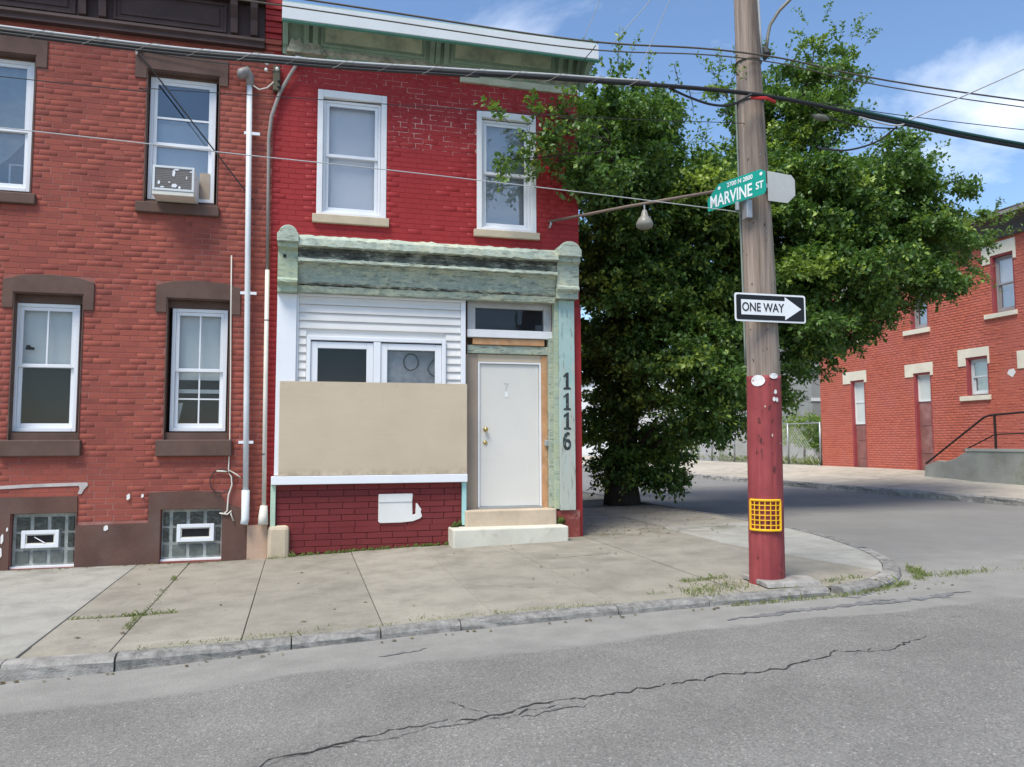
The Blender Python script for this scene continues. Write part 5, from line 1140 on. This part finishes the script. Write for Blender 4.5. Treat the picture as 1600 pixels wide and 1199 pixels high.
# vine shoots on the wires
for (x, y, z, dx_, dz_, L, n) in ((3.45,-4.05,4.9,-.05,1,.35,14),(3.55,-4.05,4.88,.3,-1,.3,14),(2.85,-4.05,4.9,.2,1,.22,12),(4.0,-4.05,4.95,.5,.9,.22,18),(4.1,-4.05,5.05,-.3,.6,.2,16),(4.7,-4.05,5.22,.5,.8,.3,22),(5.0,-4.05,5.2,.8,.3,.3,20),(5.5,-4.05,4.8,.6,.9,.3,16)):
    spray(np.array([x, y, z]), np.array([dx_, .05, dz_]), L, n, .042, .7)
V = np.concatenate(LV).reshape(-1, 3); nl = len(V)//4; A = np.concatenate(LA)
F = (np.array([[0,1,2],[0,2,3]])[None]+4*np.arange(nl)[:, None, None]).reshape(-1, 3)
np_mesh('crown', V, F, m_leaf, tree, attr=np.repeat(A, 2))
tv = []; tf = []
for (a, b, c) in TW:
    k = len(tv)
    for p, r0 in ((a, .006), (b, .004), (c, .002)):
        tv += [p+np.array([r0, 0, 0]), p+np.array([-r0*.5, r0*.8, 0]), p+np.array([-r0*.5, -r0*.8, 0])]
    for s0 in (0, 3):
        for q in range(3): tf.append((k+s0+q, k+s0+(q+1) % 3, k+s0+3+(q+1) % 3, k+s0+3+q))
np_mesh('twigs', np.array(tv), np.array(tf), m_bark, tree)
print('leaves', nl)

# shrubs in the lot
def shrub(x, y, z, rx, ry, rz, n, label, size=.10, tone=.3):
    global LV, LA, TW
    LV, LA, TW = [], [], []
    t = thing('shrub', (x, y, .6), label, 'shrub', 'shrubs in the empty lot')
    for k in range(n):
        u = rng.normal(0, 1, 3); u /= np.linalg.norm(u); u[2] = abs(u[2])-.3
        p = np.array([x, y, z])+u*np.array([rx, ry, rz])*rng.uniform(.4, 1.)
        p[2] = max(p[2], .65); spray(p, u+np.array([0,0,.3]), rng.uniform(.3,.6), 22, size, tone+rng.normal(0, .1))
    V = np.concatenate(LV).reshape(-1,3); nl = len(V)//4; A = np.concatenate(LA)
    F = (np.array([[0,1,2],[0,2,3]])[None]+4*np.arange(nl)[:, None, None]).reshape(-1, 3); np_mesh('foliage', V, F, m_leaf, t, attr=np.repeat(A, 2))
    MB().tube([(x,y,.55),(x+.05,y,z)], [.06,.03], 6).build('stem', m_bark, t)
shrub(19.8, 15.0, 1.5, 1.2, 1.4, 1.3, 260, 'dark leafy shrub beside the corner of the orange-red house')
shrub(20.5, 18.2, 1.6, 1.3, 1.5, 1.4, 240, 'dark leafy shrub behind the utility pole, beyond the wire fence')
shrub(19.2, 25.0, 1.2, .9, 1.3, .9, 160, 'low bright green shrub by the leaning fence board', tone=.6)

# ------------------------------------------------------------------ weeds and grass
m_grass = leaf_mat('grass', (.13,.19,.045), (.21,.25,.085), (.32,.33,.15))
def grass(name, spots, label, h=(.02,.06), zf=S):
    V = []; A = []
    for (x0, y0, x1, y1, sx, n) in spots:
        t = rng.random(n); x = x0+(x1-x0)*t+rng.normal(0, .02, n); y = y0+(y1-y0)*t+rng.normal(0, sx, n); z = np.array([float(zf(a, b)) for a, b in zip(x, y)])-.008
        a = rng.random(n)*6.28; hh = rng.uniform(h[0], h[1], n)*rng.lognormal(0, .35, n); w = rng.uniform(.0015, .0035, n); le = hh*rng.uniform(.2, 1.1, n)
        ca, sa = np.cos(a), np.sin(a); ld = rng.random(n)*6.28
        b0 = np.stack([x-ca*w, y-sa*w, z], 1); b1 = np.stack([x+ca*w, y+sa*w, z], 1)
        mid = np.stack([x+np.cos(ld)*le*.35, y+np.sin(ld)*le*.35, z+hh*.65], 1); tip = np.stack([x+np.cos(ld)*le, y+np.sin(ld)*le, z+hh], 1)
        V.append(np.stack([b0, b1, tip, mid], 1)); A.append(rng.random(n))
    V = np.concatenate(V).reshape(-1, 3); k = len(V)//4; F = (np.array([[0,1,2],[0,2,3]])[None]+4*np.arange(k)[:, None, None]).reshape(-1, 3)
    return tag(np_mesh(name, V, F, m_grass, None, attr=np.repeat(np.concatenate(A), 2)), label, 'grass', kind='stuff')
grass('kerb_grass', [(-1.15,-4.25,.3,-4.22,.05,1500),(.5,-4.27,.75,-4.25,.03,260),(.9,-4.2,2.4,-4.25,.05,1100),(2.2,-4.27,2.6,-4.27,.03,250),(-.3,-4.25,.1,-4.2,.06,300)], 'short yellowish grass growing along the back of the kerb', (.006,.020))
grass('joint_grass', [(-1.92,-3.07,-1.33,-3.07,.010,300),(-1.45,-3.05,-1.05,-3.04,.02,420),(-1.36,-3.1,-1.36,-3.6,.01,200),(-1.33,-1.3,-1.35,-1.1,.02,90),(-1.33,-1.7,-1.33,-3.0,.006,120),(3.0,-4.03,3.85,-4.03,.01,80)], 'bright green grass in the pavement joints at the left', (.010,.030))
grass('pole_weeds', [(3.35,-4.2,4.1,-3.9,.13,900),(3.6,-3.62,4.12,-3.58,.035,520),(4.18,-4.22,4.42,-4.22,.03,160),(4.75,-4.15,5.3,-4.05,.05,260)], 'patch of short weeds round the foot of the utility pole', (.007,.032))
grass('gutter_weeds', [(3.6,-4.50,4.9,-4.50,.02,420),(4.9,-4.48,5.7,-4.25,.03,380),(6.1,-3.9,6.35,-3.55,.06,420),(6.2,-4.05,6.9,-4.0,.05,260),(5.9,-4.1,6.2,-3.9,.05,260),(6.4,-4.0,8.6,-4.1,.03,160)], 'green weeds sprouting in the gutter round the kerb corner', (.010,.040), lambda x, y: ROADZ(x, y)+.004)
grass('step_weeds', [(-.12,-.12,-.06,-.10,.012,90),(-.4,-.17,-.15,-.17,.015,60),(2.,-.2,2.1,-.1,.02,40)], 'tiny weeds at the foot of the bulkhead', (.015,.05))
grass('lot_grass', [(17.7,13.2,17.9,30,.15,5000),(18.5,13.2,18.9,30,.5,6000)], 'long rough grass in the empty lot', (.05,.20), lambda x, y: .6)
# dead leaves under the tree and along the gutter
V = []
for (x0, x1, y0, y1, n) in ((4.2,6.7,-.6,3.4,150),(4.9,6.0,-4.55,-4.1,22),(-1.8,-1.1,-.10,-.02,14),(3.9,5.2,-.2,1.2,60),(-3.3,1.9,-.12,-.03,60),(-2,4,-4.56,-4.48,40),(-1.8,3.8,-3.9,-.3,40)):
    for k in range(n):
        x, y = rng.uniform(x0, x1), rng.uniform(y0, y1); z = float(S(x, y) if y > -4.3 else ROADZ(x, y))+.007; a = rng.random()*6.28; q = rng.uniform(.012, .03)
        c_, s_ = math.cos(a)*q, math.sin(a)*q; V += [(x-c_, y-s_, z), (x+s_*.6, y-c_*.6, z+.006), (x+c_, y+s_, z+.002), (x-s_*.6, y+c_*.6, z+.008)]
k = len(V)//4; tag(np_mesh('leaf_litter', np.array(V), np.arange(4*k).reshape(-1, 4), leaf_mat('dry_leaf', (.10,.07,.03), (.16,.12,.05), (.24,.20,.10)), None, attr=rng.random(k)), 'dry fallen leaves scattered on the shaded pavement', 'leaves', kind='stuff')
